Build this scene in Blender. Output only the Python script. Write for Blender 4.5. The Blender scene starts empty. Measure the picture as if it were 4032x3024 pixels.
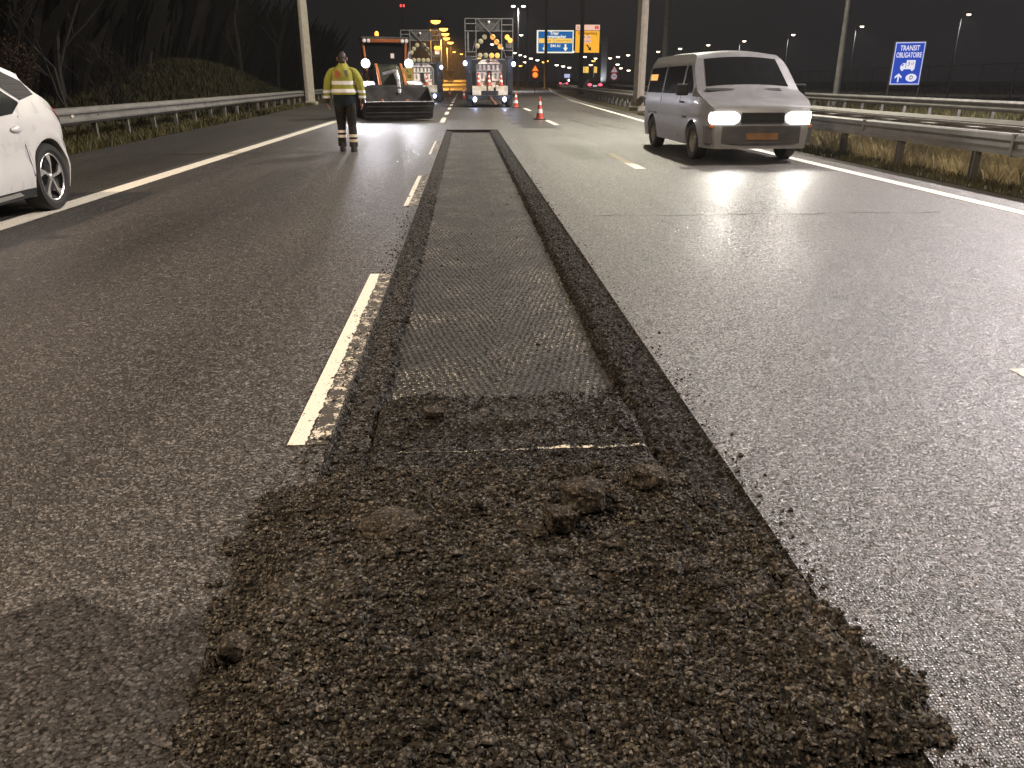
import bpy, bmesh, math, random
import numpy as np
from mathutils import Vector, Matrix, Euler
R = math.radians
random.seed(7); rng = np.random.default_rng(7)
S = bpy.context.scene
COL = S.collection

# ------------------------------------------------------------------ camera
CAM_H = 1.3
cd = bpy.data.cameras.new('camera'); cam = bpy.data.objects.new('camera', cd); COL.objects.link(cam)
cam.location = (0, 0, CAM_H)
cam.rotation_euler = (R(90 - 21.27), 0, R(-3.27))
cd.sensor_width = 36; cd.lens = 27.36; cd.clip_start = 0.05; cd.clip_end = 4000
S.camera = cam
S.view_settings.view_transform = 'Standard'; S.view_settings.look = 'None'
S.view_settings.exposure = 0.08; S.view_settings.gamma = 1.0
S.cycles.use_denoising = True
S.cycles.sample_clamp_indirect = 2.0
S.cycles.sample_clamp_direct = 0.0
S.cycles.max_bounces = 5; S.cycles.diffuse_bounces = 2; S.cycles.glossy_bounces = 3
S.cycles.caustics_reflective = False; S.cycles.caustics_refractive = False

# ------------------------------------------------------------------ night sky
w = bpy.data.worlds.new('World'); S.world = w; w.use_nodes = True
nt = w.node_tree; nt.nodes.clear()
out = nt.nodes.new('ShaderNodeOutputWorld'); add = nt.nodes.new('ShaderNodeAddShader')
b1 = nt.nodes.new('ShaderNodeBackground'); b2 = nt.nodes.new('ShaderNodeBackground')
sky = nt.nodes.new('ShaderNodeTexSky'); sky.sky_type = 'NISHITA'; sky.sun_disc = False
sky.sun_elevation = R(-9); sky.sun_rotation = R(250)
nt.links.new(sky.outputs[0], b1.inputs[0]); b1.inputs[1].default_value = 0.05
b2.inputs[0].default_value = (0.0086, 0.0081, 0.0089, 1); b2.inputs[1].default_value = 1.0
nt.links.new(b1.outputs[0], add.inputs[0]); nt.links.new(b2.outputs[0], add.inputs[1])
nt.links.new(add.outputs[0], out.inputs[0])

HAZE = 0.0004
# ------------------------------------------------------------------ light strengths (watts)
MAST_W = 16000; VAN_W = 120; LOADER_W = 700; TRUCK_W = 10; AMBER_W = 42000
WARM = (1.0, 0.85, 0.68); LED = (1.0, 0.92, 0.92); XENON = (0.95, 0.93, 1.0); BLUE = (0.50, 0.60, 1.0); ORANGE = (1.0, 0.45, 0.08)

# ------------------------------------------------------------------ helpers
def tag(o, label=None, cat=None, group=None, kind=None):
    if label: o['label'] = label
    if cat: o['category'] = cat
    if group: o['group'] = group
    if kind: o['kind'] = kind
    return o

def thing(name, label, cat, loc=(0, 0, 0), rz=0.0, group=None):
    o = bpy.data.objects.new(name, None); COL.objects.link(o)
    o.location = loc; o.rotation_euler = (0, 0, rz); o.empty_display_size = 0.2
    return tag(o, label, cat, group)

def copy_tree(o, parent=None):
    c = o.copy(); COL.objects.link(c); c.parent = parent
    for ch in list(o.children): copy_tree(ch, c)
    return c

class MB:
    def __init__(s): s.v = []; s.f = []
    def add(s, verts, faces):
        n = len(s.v); s.v += [tuple(p) for p in verts]; s.f += [tuple(i + n for i in f) for f in faces]; return s
    def box(s, c, d, rot=None):
        hx, hy, hz = d[0] / 2, d[1] / 2, d[2] / 2
        P = [Vector((x, y, z)) for x in (-hx, hx) for y in (-hy, hy) for z in (-hz, hz)]
        if rot is not None:
            M = Euler(rot).to_matrix(); P = [M @ p for p in P]
        C = Vector(c)
        return s.add([p + C for p in P], [(0, 1, 3, 2), (4, 6, 7, 5), (0, 4, 5, 1), (2, 3, 7, 6), (0, 2, 6, 4), (1, 5, 7, 3)])
    def bar(s, a, b, wd, ht):
        a = Vector(a); b = Vector(b); d = (b - a); L = d.length; q = d.to_track_quat('Y', 'Z')
        P = [a + (b - a) * 0.5 + q @ Vector((x * wd / 2, y * L / 2, z * ht / 2)) for x in (-1, 1) for y in (-1, 1) for z in (-1, 1)]
        return s.add(P, [(0, 1, 3, 2), (4, 6, 7, 5), (0, 4, 5, 1), (2, 3, 7, 6), (0, 2, 6, 4), (1, 5, 7, 3)])
    def cyl(s, a, b, r0, r1=None, n=12, cap=True):
        return s.tube([a, b], [r0, r0 if r1 is None else r1], n, cap)
    def tube(s, pts, rad, n=8, cap=True):
        pts = [Vector(p) for p in pts]
        if not hasattr(rad, '__len__'): rad = [rad] * len(pts)
        base = len(s.v); up = None; V = []
        for i, p in enumerate(pts):
            t = (pts[min(i + 1, len(pts) - 1)] - pts[max(i - 1, 0)]).normalized()
            if up is None:
                up = Vector((0, 0, 1)) if abs(t.z) < 0.9 else Vector((1, 0, 0))
            sx = t.cross(up).normalized(); up = sx.cross(t).normalized()
            for k in range(n):
                a = 2 * math.pi * k / n
                V.append(p + (sx * math.cos(a) + up * math.sin(a)) * rad[i])
        F = []
        for i in range(len(pts) - 1):
            for k in range(n):
                F.append((i * n + k, i * n + (k + 1) % n, (i + 1) * n + (k + 1) % n, (i + 1) * n + k))
        if cap:
            F.append(tuple(range(n - 1, -1, -1))); F.append(tuple((len(pts) - 1) * n + k for k in range(n)))
        return s.add(V, F)
    def loft(s, rings, cap=True, closed=True):
        n = len(rings[0]); V = [p for r in rings for p in r]; F = []
        for i in range(len(rings) - 1):
            for k in range(n if closed else n - 1):
                F.append((i * n + k, i * n + (k + 1) % n, (i + 1) * n + (k + 1) % n, (i + 1) * n + k))
        if cap and closed:
            F.append(tuple(range(n - 1, -1, -1))); F.append(tuple((len(rings) - 1) * n + k for k in range(n)))
        return s.add(V, F)
    def prism(s, poly, fn, d):
        """poly: 2-D points; fn(u, v, t) -> 3-D; extruded from t=0 to t=d"""
        n = len(poly)
        V = [fn(u, v, 0) for u, v in poly] + [fn(u, v, d) for u, v in poly]
        F = [tuple(range(n - 1, -1, -1)), tuple(range(n, 2 * n))] + [(i, (i + 1) % n, n + (i + 1) % n, n + i) for i in range(n)]
        return s.add(V, F)
    def ball(s, c, r, nu=14, nv=9):
        if not hasattr(r, '__len__'): r = (r, r, r)
        V = [(c[0], c[1], c[2] - r[2])]
        for j in range(1, nv):
            ph = -math.pi / 2 + math.pi * j / nv
            for k in range(nu):
                a = 2 * math.pi * k / nu
                V.append((c[0] + r[0] * math.cos(ph) * math.cos(a), c[1] + r[1] * math.cos(ph) * math.sin(a), c[2] + r[2] * math.sin(ph)))
        V.append((c[0], c[1], c[2] + r[2])); F = []
        for k in range(nu): F.append((0, 1 + (k + 1) % nu, 1 + k))
        for j in range(nv - 2):
            for k in range(nu):
                a = 1 + j * nu
                F.append((a + k, a + (k + 1) % nu, a + nu + (k + 1) % nu, a + nu + k))
        L = len(V) - 1; a = 1 + (nv - 2) * nu
        for k in range(nu): F.append((L, a + k, a + (k + 1) % nu))
        return s.add(V, F)
    def lathe(s, prof, axis='x', c=(0, 0, 0), n=32, closed=False):
        """prof: list of (along axis, radius)"""
        rings = []
        for k in range(n):
            a = 2 * math.pi * k / n; ca, sa = math.cos(a), math.sin(a); ring = []
            for t, r in prof:
                p = (t, r * ca, r * sa) if axis == 'x' else (r * ca, t, r * sa) if axis == 'y' else (r * ca, r * sa, t)
                ring.append((c[0] + p[0], c[1] + p[1], c[2] + p[2]))
            rings.append(ring)
        m = len(prof); V = [p for r in rings for p in r]; F = []
        for k in range(n):
            k2 = (k + 1) % n
            for j in range(m if closed else m - 1):
                j2 = (j + 1) % m
                F.append((k * m + j, k2 * m + j, k2 * m + j2, k * m + j2))
        return s.add(V, F)
    def build(s, name, mat, parent=None, smooth=30, bevel=0.0, loc=None):
        me = bpy.data.meshes.new(name); me.from_pydata(s.v, [], s.f); me.update()
        bm = bmesh.new(); bm.from_mesh(me); bmesh.ops.recalc_face_normals(bm, faces=bm.faces); bm.to_mesh(me); bm.free()
        me.materials.append(mat)
        if smooth:
            me.shade_smooth(); me.set_sharp_from_angle(angle=R(smooth))
        o = bpy.data.objects.new(name, me); COL.objects.link(o)
        if parent is not None: o.parent = parent
        if loc: o.location = loc
        if bevel:
            m = o.modifiers.new('bevel', 'BEVEL'); m.width = bevel; m.segments = 2; m.limit_method = 'ANGLE'; m.angle_limit = R(40)
        return o

def np_mesh(name, V, Ft, mat, smooth=False):
    """V (n,3) floats, Ft (m,k) ints"""
    me = bpy.data.meshes.new(name); k = Ft.shape[1]
    me.vertices.add(len(V)); me.vertices.foreach_set('co', V.astype(np.float32).ravel())
    me.loops.add(Ft.size); me.loops.foreach_set('vertex_index', Ft.astype(np.int32).ravel())
    me.polygons.add(len(Ft)); me.polygons.foreach_set('loop_start', np.arange(0, Ft.size, k, dtype=np.int32))
    me.polygons.foreach_set('loop_total', np.full(len(Ft), k, dtype=np.int32))
    me.update(calc_edges=True); me.validate()
    if smooth: me.shade_smooth()
    else: me.shade_flat()
    me.materials.append(mat)
    o = bpy.data.objects.new(name, me); COL.objects.link(o); return o

def lettering(s, size, mat, parent, loc, rot=(R(90), 0, 0), name='lettering', sx=1.0, bold=0.0):
    cu = bpy.data.curves.new('text', 'FONT'); cu.body = s; cu.size = size; cu.align_x = 'CENTER'; cu.align_y = 'CENTER'
    cu.extrude = 0.002; cu.offset = bold; cu.resolution_u = 3
    t = bpy.data.objects.new('text', cu); COL.objects.link(t)
    dg = bpy.context.evaluated_depsgraph_get(); dg.update()
    me = bpy.data.meshes.new_from_object(t.evaluated_get(dg))
    bpy.data.objects.remove(t); me.materials.clear(); me.materials.append(mat)
    o = bpy.data.objects.new(name, me); COL.objects.link(o); o.parent = parent; o.location = loc; o.rotation_euler = rot; o.scale = (sx, 1, 1)
    return o

# ------------------------------------------------------------------ materials
def new_mat(name):
    m = bpy.data.materials.new(name); m.use_nodes = True; n = m.node_tree
    return m, n, n.nodes['Principled BSDF']
def N(n, t, **kw):
    x = n.nodes.new(t)
    for k, v in kw.items(): setattr(x, k, v)
    return x
def mat(name, col, rough=0.6, metal=0.0, spec=0.5, var=0.25, scale=6.0, bump=0.0, bscale=40.0, coat=0.0):
    """plain surface with procedural variation of tone and gloss"""
    m, n, p = new_mat(name)
    tc = N(n, 'ShaderNodeTexCoord'); nz = N(n, 'ShaderNodeTexNoise'); nz.inputs['Scale'].default_value = scale; nz.inputs['Detail'].default_value = 6
    n.links.new(tc.outputs['Object'], nz.inputs['Vector'])
    mr = N(n, 'ShaderNodeMapRange'); mr.inputs[1].default_value = 0.3; mr.inputs[2].default_value = 0.7
    mr.inputs[3].default_value = 1 - var; mr.inputs[4].default_value = 1 + var
    n.links.new(nz.outputs['Fac'], mr.inputs[0])
    mx = N(n, 'ShaderNodeVectorMath', operation='SCALE'); mx.inputs[0].default_value = col[:3]
    n.links.new(mr.outputs[0], mx.inputs['Scale']); n.links.new(mx.outputs[0], p.inputs['Base Color'])
    mr2 = N(n, 'ShaderNodeMapRange'); mr2.inputs[3].default_value = max(rough - 0.12, 0.03); mr2.inputs[4].default_value = min(rough + 0.12, 1)
    n.links.new(nz.outputs['Fac'], mr2.inputs[0]); n.links.new(mr2.outputs[0], p.inputs['Roughness'])
    p.inputs['Metallic'].default_value = metal; p.inputs['Specular IOR Level'].default_value = spec; p.inputs['Coat Weight'].default_value = coat
    if bump:
        n2 = N(n, 'ShaderNodeTexNoise'); n2.inputs['Scale'].default_value = bscale; n2.inputs['Detail'].default_value = 4
        n.links.new(tc.outputs['Object'], n2.inputs['Vector'])
        bp = N(n, 'ShaderNodeBump'); bp.inputs['Strength'].default_value = bump; bp.inputs['Distance'].default_value = 0.01
        n.links.new(n2.outputs['Fac'], bp.inputs['Height']); n.links.new(bp.outputs[0], p.inputs['Normal'])
    return m
def emis(name, col, strength, sample=False):
    m, n, p = new_mat(name)
    p.inputs['Base Color'].default_value = (col[0] * .5, col[1] * .5, col[2] * .5, 1)
    p.inputs['Emission Color'].default_value = (*col, 1); p.inputs['Emission Strength'].default_value = strength
    if not sample: m.cycles.emission_sampling = 'NONE'
    return m

def asphalt(name, base, vary, stone, bump, dist, rough, spec, facet=0.5):
    """crushed stone in bitumen: cells of stone, a tone and a tilt per stone, relief between them"""
    m, n, p = new_mat(name)
    tc = N(n, 'ShaderNodeTexCoord')
    wp = N(n, 'ShaderNodeTexNoise'); wp.inputs['Scale'].default_value = stone * .8; wp.inputs['Detail'].default_value = 2
    n.links.new(tc.outputs['Object'], wp.inputs['Vector'])
    wv = N(n, 'ShaderNodeVectorMath', operation='MULTIPLY_ADD'); wv.inputs[1].default_value = (0.9 / stone,) * 3
    n.links.new(wp.outputs['Color'], wv.inputs[0]); n.links.new(tc.outputs['Object'], wv.inputs[2])
    vo = N(n, 'ShaderNodeTexVoronoi'); vo.inputs['Scale'].default_value = stone; n.links.new(wv.outputs[0], vo.inputs['Vector'])
    big = N(n, 'ShaderNodeTexNoise'); big.inputs['Scale'].default_value = 0.9; big.inputs['Detail'].default_value = 5
    mp = N(n, 'ShaderNodeMapping'); mp.inputs['Scale'].default_value = (1.1, 0.10, 1)
    n.links.new(tc.outputs['Object'], mp.inputs['Vector']); n.links.new(mp.outputs[0], big.inputs['Vector'])
    cl = N(n, 'ShaderNodeTexNoise'); cl.inputs['Scale'].default_value = stone * .16; cl.inputs['Detail'].default_value = 3
    n.links.new(tc.outputs['Object'], cl.inputs['Vector'])
    sx = N(n, 'ShaderNodeSeparateColor'); n.links.new(vo.outputs['Color'], sx.inputs[0])
    pw = N(n, 'ShaderNodeMath', operation='POWER'); pw.inputs[1].default_value = 4.0; n.links.new(sx.outputs[0], pw.inputs[0])
    mr = N(n, 'ShaderNodeMapRange'); mr.inputs[3].default_value = 1 - vary; mr.inputs[4].default_value = 1 + 4.0 * vary
    n.links.new(pw.outputs[0], mr.inputs[0])
    gap = N(n, 'ShaderNodeMapRange', interpolation_type='SMOOTHSTEP'); gap.inputs[1].default_value = .45; gap.inputs[2].default_value = .85; gap.inputs[3].default_value = 1; gap.inputs[4].default_value = .3
    n.links.new(vo.outputs['Distance'], gap.inputs[0])
    m2 = N(n, 'ShaderNodeMapRange'); m2.inputs[1].default_value = .3; m2.inputs[2].default_value = .7; m2.inputs[3].default_value = 0.75; m2.inputs[4].default_value = 1.25
    n.links.new(big.outputs['Fac'], m2.inputs[0])
    m3 = N(n, 'ShaderNodeMapRange'); m3.inputs[1].default_value = .3; m3.inputs[2].default_value = .7; m3.inputs[3].default_value = 0.7; m3.inputs[4].default_value = 1.3
    n.links.new(cl.outputs['Fac'], m3.inputs[0])
    prev = mr.outputs[0]
    for q in (m2, m3, gap):
        mu = N(n, 'ShaderNodeMath', operation='MULTIPLY'); n.links.new(prev, mu.inputs[0]); n.links.new(q.outputs[0], mu.inputs[1]); prev = mu.outputs[0]
    sc = N(n, 'ShaderNodeVectorMath', operation='SCALE'); sc.inputs[0].default_value = base; n.links.new(prev, sc.inputs['Scale'])
    n.links.new(sc.outputs[0], p.inputs['Base Color'])
    # every stone is tilted its own way
    ge = N(n, 'ShaderNodeNewGeometry')
    su = N(n, 'ShaderNodeVectorMath', operation='SUBTRACT'); su.inputs[1].default_value = (.5, .5, .5); n.links.new(vo.outputs['Color'], su.inputs[0])
    ti = N(n, 'ShaderNodeVectorMath', operation='MULTIPLY_ADD'); ti.inputs[1].default_value = (facet,) * 3
    n.links.new(su.outputs[0], ti.inputs[0]); n.links.new(ge.outputs['Normal'], ti.inputs[2])
    nm = N(n, 'ShaderNodeVectorMath', operation='NORMALIZE'); n.links.new(ti.outputs[0], nm.inputs[0])
    ad = N(n, 'ShaderNodeMath', operation='MULTIPLY_ADD'); ad.inputs[1].default_value = -1.0
    n.links.new(vo.outputs['Distance'], ad.inputs[0]); n.links.new(cl.outputs['Fac'], ad.inputs[2])
    bp = N(n, 'ShaderNodeBump'); bp.inputs['Strength'].default_value = bump; bp.inputs['Distance'].default_value = dist
    n.links.new(ad.outputs[0], bp.inputs['Height']); n.links.new(nm.outputs[0], bp.inputs['Normal']); n.links.new(bp.outputs[0], p.inputs['Normal'])
    rr = N(n, 'ShaderNodeMapRange'); rr.inputs[3].default_value = rough - 0.16; rr.inputs[4].default_value = min(rough + 0.16, 1)
    n.links.new(sx.outputs[2], rr.inputs[0])
    rb = N(n, 'ShaderNodeMath', operation='MULTIPLY_ADD'); rb.inputs[1].default_value = .45; rb.use_clamp = True
    r0 = N(n, 'ShaderNodeMath', operation='SUBTRACT'); r0.inputs[1].default_value = .22
    n.links.new(big.outputs['Fac'], rb.inputs[0]); n.links.new(rr.outputs[0], r0.inputs[0]); n.links.new(r0.outputs[0], rb.inputs[2]); n.links.new(rb.outputs[0], p.inputs['Roughness'])
    sl = N(n, 'ShaderNodeMath', operation='MULTIPLY'); sl.inputs[1].default_value = spec; n.links.new(gap.outputs[0], sl.inputs[0])
    n.links.new(sl.outputs[0], p.inputs['Specular IOR Level'])
    return m

M = {}
M['road'] = asphalt('road asphalt', (0.052, 0.046, 0.041), 0.50, 120, 0.7, 0.005, 0.46, 0.68, 0.62)
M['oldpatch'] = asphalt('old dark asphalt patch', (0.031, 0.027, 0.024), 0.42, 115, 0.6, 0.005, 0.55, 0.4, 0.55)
M['shoulder'] = asphalt('shoulder asphalt', (0.036, 0.034, 0.030), 0.35, 120, 0.5, 0.004, 0.62, 0.25, .4)
M['ledge'] = asphalt('cut asphalt edge', (0.031, 0.028, 0.0245), 0.6, 110, 0.8, 0.006, 0.85, 0.10, .8)
M['ledgepale'] = asphalt('dusty cut asphalt edge', (0.043, 0.039, 0.034), 0.6, 110, 0.8, 0.006, 0.85, 0.12, .7)
M['millings'] = asphalt('asphalt millings', (0.055, 0.048, 0.039), 0.55, 140, 0.3, 0.003, 0.85, 0.14, .18)
M['spill'] = asphalt('fine grey millings', (0.041, 0.0375, 0.033), 0.60, 130, 0.8, 0.005, 0.8, 0.2, .8)
M['chunk'] = asphalt('broken asphalt lump', (0.054, 0.0455, 0.036), 0.35, 150, 0.4, 0.003, 0.9, 0.1, .15)

def milled():
    """milled floor: chevron rows left by the drum, pale broken stone on the ridges"""
    m, n, p = new_mat('milled asphalt floor')
    def mth(op, a, b=None, c=None):
        x = N(n, 'ShaderNodeMath', operation=op)
        for k, v in enumerate((a, b, c)):
            if v is None: continue
            if isinstance(v, (int, float)): x.inputs[k].default_value = v
            else: n.links.new(v, x.inputs[k])
        return x.outputs[0]
    tc = N(n, 'ShaderNodeTexCoord'); sp = N(n, 'ShaderNodeSeparateXYZ'); n.links.new(tc.outputs['Object'], sp.inputs[0])
    nz = N(n, 'ShaderNodeTexNoise'); nz.inputs['Scale'].default_value = 2.0; nz.inputs['Detail'].default_value = 8; nz.inputs['Roughness'].default_value = .65; n.links.new(tc.outputs['Object'], nz.inputs['Vector'])
    ax = mth('ABSOLUTE', mth('SUBTRACT', sp.outputs[0], .16))
    u = mth('SUBTRACT', ax, mth('MULTIPLY', sp.outputs[1], .22))
    ph = mth('MULTIPLY_ADD', u, 2 * math.pi / .034, mth('MULTIPLY', nz.outputs['Fac'], 11.0))
    wv = mth('MULTIPLY_ADD', mth('SINE', ph), .5, .5)
    vo = N(n, 'ShaderNodeTexVoronoi'); vo.inputs['Scale'].default_value = 92; n.links.new(tc.outputs['Object'], vo.inputs['Vector'])
    sc = N(n, 'ShaderNodeSeparateColor'); n.links.new(vo.outputs['Color'], sc.inputs[0])
    def step(v, a, b, lo=0., hi=1.):
        x = N(n, 'ShaderNodeMapRange', interpolation_type='SMOOTHSTEP'); x.inputs[1].default_value = a; x.inputs[2].default_value = b; x.inputs[3].default_value = lo; x.inputs[4].default_value = hi
        n.links.new(v, x.inputs[0]); return x.outputs[0]
    patch = step(nz.outputs['Fac'], .44, .58, .10, 1.)
    pale = mth('MULTIPLY', mth('MULTIPLY', step(sc.outputs[0], .45, .75), step(wv, .40, .8, .10, 1.)), mth('MULTIPLY', patch, step(ax, .05, .45, .35, 1.0)))
    core = mth('MULTIPLY', pale, step(vo.outputs['Distance'], .25, .6, 1., 0.))
    mx = N(n, 'ShaderNodeMix', data_type='RGBA'); mx.inputs['B'].default_value = (0.55, 0.49, 0.36, 1)
    tone = mth('MULTIPLY_ADD', sc.outputs[1], .9, .5)
    ds = N(n, 'ShaderNodeVectorMath', operation='SCALE'); ds.inputs[0].default_value = (0.023, 0.0205, 0.018); n.links.new(tone, ds.inputs['Scale'])
    n.links.new(ds.outputs[0], mx.inputs['A']); n.links.new(core, mx.inputs['Factor']); n.links.new(mx.outputs['Result'], p.inputs['Base Color'])
    ge = N(n, 'ShaderNodeNewGeometry')
    su = N(n, 'ShaderNodeVectorMath', operation='SUBTRACT'); su.inputs[1].default_value = (.5, .5, .5); n.links.new(vo.outputs['Color'], su.inputs[0])
    ti = N(n, 'ShaderNodeVectorMath', operation='MULTIPLY_ADD'); ti.inputs[1].default_value = (.8,) * 3
    n.links.new(su.outputs[0], ti.inputs[0]); n.links.new(ge.outputs['Normal'], ti.inputs[2])
    nm = N(n, 'ShaderNodeVectorMath', operation='NORMALIZE'); n.links.new(ti.outputs[0], nm.inputs[0])
    h = mth('SUBTRACT', mth('MULTIPLY', wv, .7), vo.outputs['Distance'])
    bp = N(n, 'ShaderNodeBump'); bp.inputs['Strength'].default_value = 0.8; bp.inputs['Distance'].default_value = 0.007
    n.links.new(h, bp.inputs['Height']); n.links.new(nm.outputs[0], bp.inputs['Normal']); n.links.new(bp.outputs[0], p.inputs['Normal'])
    p.inputs['Roughness'].default_value = 0.62; p.inputs['Specular IOR Level'].default_value = 0.2
    return m
M['milled'] = milled()

def paint_mat(name, col, wear):
    """road paint worn through to the asphalt in patches"""
    m, n, p = new_mat(name)
    tc = N(n, 'ShaderNodeTexCoord')
    nz = N(n, 'ShaderNodeTexNoise'); nz.inputs['Scale'].default_value = 14; nz.inputs['Detail'].default_value = 8; nz.inputs['Roughness'].default_value = .75
    vo = N(n, 'ShaderNodeTexVoronoi'); vo.inputs['Scale'].default_value = 95
    for t in (nz, vo): n.links.new(tc.outputs['Object'], t.inputs['Vector'])
    ad = N(n, 'ShaderNodeMath', operation='MULTIPLY_ADD'); ad.inputs[1].default_value = 0.22; n.links.new(vo.outputs['Distance'], ad.inputs[0]); n.links.new(nz.outputs['Fac'], ad.inputs[2])
    st = N(n, 'ShaderNodeMapRange', interpolation_type='SMOOTHSTEP'); st.inputs[1].default_value = wear; st.inputs[2].default_value = wear + .05
    n.links.new(ad.outputs[0], st.inputs[0])
    mx = N(n, 'ShaderNodeMix', data_type='RGBA'); mx.inputs['A'].default_value = (*col, 1); mx.inputs['B'].default_value = (0.05, 0.045, 0.04, 1)
    n.links.new(st.outputs[0], mx.inputs['Factor']); n.links.new(mx.outputs['Result'], p.inputs['Base Color'])
    bp = N(n, 'ShaderNodeBump'); bp.inputs['Strength'].default_value = .5; bp.inputs['Distance'].default_value = .004
    n.links.new(vo.outputs['Distance'], bp.inputs['Height']); n.links.new(bp.outputs[0], p.inputs['Normal'])
    p.inputs['Roughness'].default_value = .7; p.inputs['Specular IOR Level'].default_value = .3
    return m
M['paint'] = paint_mat('road paint', (0.64, 0.60, 0.51), 0.72)
M['paintworn'] = paint_mat('worn road paint', (0.55, 0.50, 0.40), 0.535)
M['wet'] = mat('wet asphalt', (0.036, 0.034, 0.032), .34, spec=0.7, var=.2, scale=8, bump=.12, bscale=90)
M['tar'] = mat('bitumen sealing', (0.018, 0.017, 0.016), .7, spec=.2, bump=.4)
M['galv'] = mat('galvanised steel', (0.165, 0.16, 0.15), .5, metal=.4, var=.25, scale=3)
M['galvdirty'] = mat('weathered galvanised steel', (0.17, 0.16, 0.14), .6, metal=.35, var=.45, scale=2.5, bump=.15)
M['concrete'] = mat('concrete mast', (0.26, 0.23, 0.185), .85, var=.15, scale=4, bump=.2)
M['darkpole'] = mat('dull grey pole', (0.12, 0.12, 0.11), .7, var=.2)
M['soil'] = mat('soil and dead grass', (0.040, 0.034, 0.020), .95, spec=.1, var=.5, scale=3, bump=.8, bscale=12)
M['grass'] = mat('dry pale grass', (0.31, 0.27, 0.165), .9, spec=.15, var=.5, scale=1.5)
M['grassgreen'] = mat('green brown grass', (0.060, 0.054, 0.022), .9, spec=.15, var=.5, scale=1.5)
M['bankgrass'] = mat('dark bank grass', (0.022, 0.0195, 0.009), .9, spec=.1, var=.6, scale=1.2)
M['bark'] = mat('grey bark', (0.015, 0.013, 0.011), .9, spec=.15, var=.4, scale=8)
M['scrub'] = mat('dark twigs', (0.005, 0.0045, 0.004), .95, spec=.05, var=.3)
M['deadleaf'] = mat('dead brown leaf', (0.035, 0.021, 0.012), .9, spec=.1, var=.5, scale=4)
M['white'] = mat('white car paint', (0.56, 0.55, 0.53), .30, spec=.5, var=.04, coat=.6)
M['silver'] = mat('grey van paint', (0.27, 0.27, 0.28), .38, metal=.35, var=.06, coat=.4)
M['glass'] = mat('dark tinted glass', (0.012, 0.013, 0.014), .08, spec=.6, var=.1)
M['black'] = mat('black plastic', (0.016, 0.016, 0.016), .55, spec=.4)
M['rubber'] = mat('tyre rubber', (0.018, 0.017, 0.016), .75, spec=.3, bump=.2)
M['alloy'] = mat('bright alloy', (0.62, 0.61, 0.58), .28, metal=.8, var=.08)
def lattice_mat():
    m, n, p = new_mat('patterned pillar'); tc = N(n, 'ShaderNodeTexCoord'); mp = N(n, 'ShaderNodeMapping'); mp.inputs['Rotation'].default_value = (R(45), 0, 0)
    n.links.new(tc.outputs['Object'], mp.inputs['Vector']); ck = N(n, 'ShaderNodeTexChecker'); ck.inputs['Scale'].default_value = 40
    ck.inputs['Color1'].default_value = (.012, .012, .012, 1); ck.inputs['Color2'].default_value = (.035, .033, .03, 1)
    n.links.new(mp.outputs[0], ck.inputs['Vector']); n.links.new(ck.outputs['Color'], p.inputs['Base Color']); p.inputs['Roughness'].default_value = .6; p.inputs['Specular IOR Level'].default_value = .2
    return m
M['pillar'] = lattice_mat()
M['redlens'] = mat('red lamp lens', (0.42, 0.014, 0.012), .4, spec=.3)
M['steelblue'] = mat('dark blue steel', (0.009, 0.010, 0.016), .55, var=.3)
M['darksteel'] = mat('worn dark steel', (0.060, 0.056, 0.050), .5, metal=.4, var=.5, scale=3, bump=.2)
M['bumper'] = mat('dark grey bumper', (0.060, 0.058, 0.060), .6)
M['orange'] = mat('orange machine paint', (0.42, 0.12, 0.020), .5, var=.2)
M['olive'] = mat('dull olive hood paint', (0.045, 0.05, 0.032), .4, var=.2)
M['chrome'] = mat('bright hydraulic steel', (0.70, 0.70, 0.72), .3, metal=.6, var=.1)
M['tank'] = mat('white plastic tank', (0.80, 0.70, 0.62), .6, var=.15)
M['stripe'] = mat('grey stripe', (0.17, 0.16, 0.15), .7)
M['beige'] = mat('beige boxes', (0.50, 0.43, 0.32), .7, var=.3)
M['frame'] = mat('grey steel lattice', (0.13, 0.125, 0.12), .6, var=.2)
M['panelgrey'] = mat('grey perforated panel', (0.05, 0.05, 0.05), .8)
M['lampoff'] = mat('unlit pale lamp disc', (0.30, 0.27, 0.16), .5, var=.2)
M['dimplate'] = mat('dull orange plate', (0.20, 0.10, 0.04), .6)
M['yellow'] = mat('yellow plate', (0.32, 0.24, 0.04), .6)
M['rust'] = mat('rusty steel', (0.11, 0.045, 0.022), .85, var=.5)
M['hivis'] = mat('yellow hi-vis cloth', (0.29, 0.29, 0.055), .85, spec=.2, var=.18, scale=9, bump=.5, bscale=14)
M['reflect'] = mat('silver reflective tape', (0.78, 0.78, 0.80), .5, var=.08)
M['trousers'] = mat('dark work trousers', (0.022, 0.019, 0.017), .9, spec=.15, var=.35, scale=7, bump=.5, bscale=16)
M['navy'] = mat('dark blue cloth', (0.010, 0.016, 0.020), .9, spec=.15)
M['boot'] = mat('black boots', (0.014, 0.013, 0.012), .6)
M['skin'] = mat('skin', (0.36, 0.20, 0.14), .6, var=.1)
M['hair'] = mat('dark brown hair', (0.030, 0.020, 0.016), .6, var=.4, scale=60, bump=.6, bscale=90)
M['printred'] = mat('faded red print', (0.36, 0.11, 0.035), .85)
M['printgrey'] = mat('grey print', (0.10, 0.09, 0.07), .85)
M['conered'] = mat('red cone plastic', (0.50, 0.050, 0.022), .55, var=.2)
M['conewhite'] = mat('white reflective band', (0.72, 0.68, 0.62), .55, var=.1)
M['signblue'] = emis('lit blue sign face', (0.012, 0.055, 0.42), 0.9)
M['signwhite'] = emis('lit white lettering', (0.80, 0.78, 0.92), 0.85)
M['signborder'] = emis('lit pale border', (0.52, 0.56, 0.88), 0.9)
M['signblack'] = mat('black lettering', (0.01, 0.01, 0.012), .6)
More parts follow.
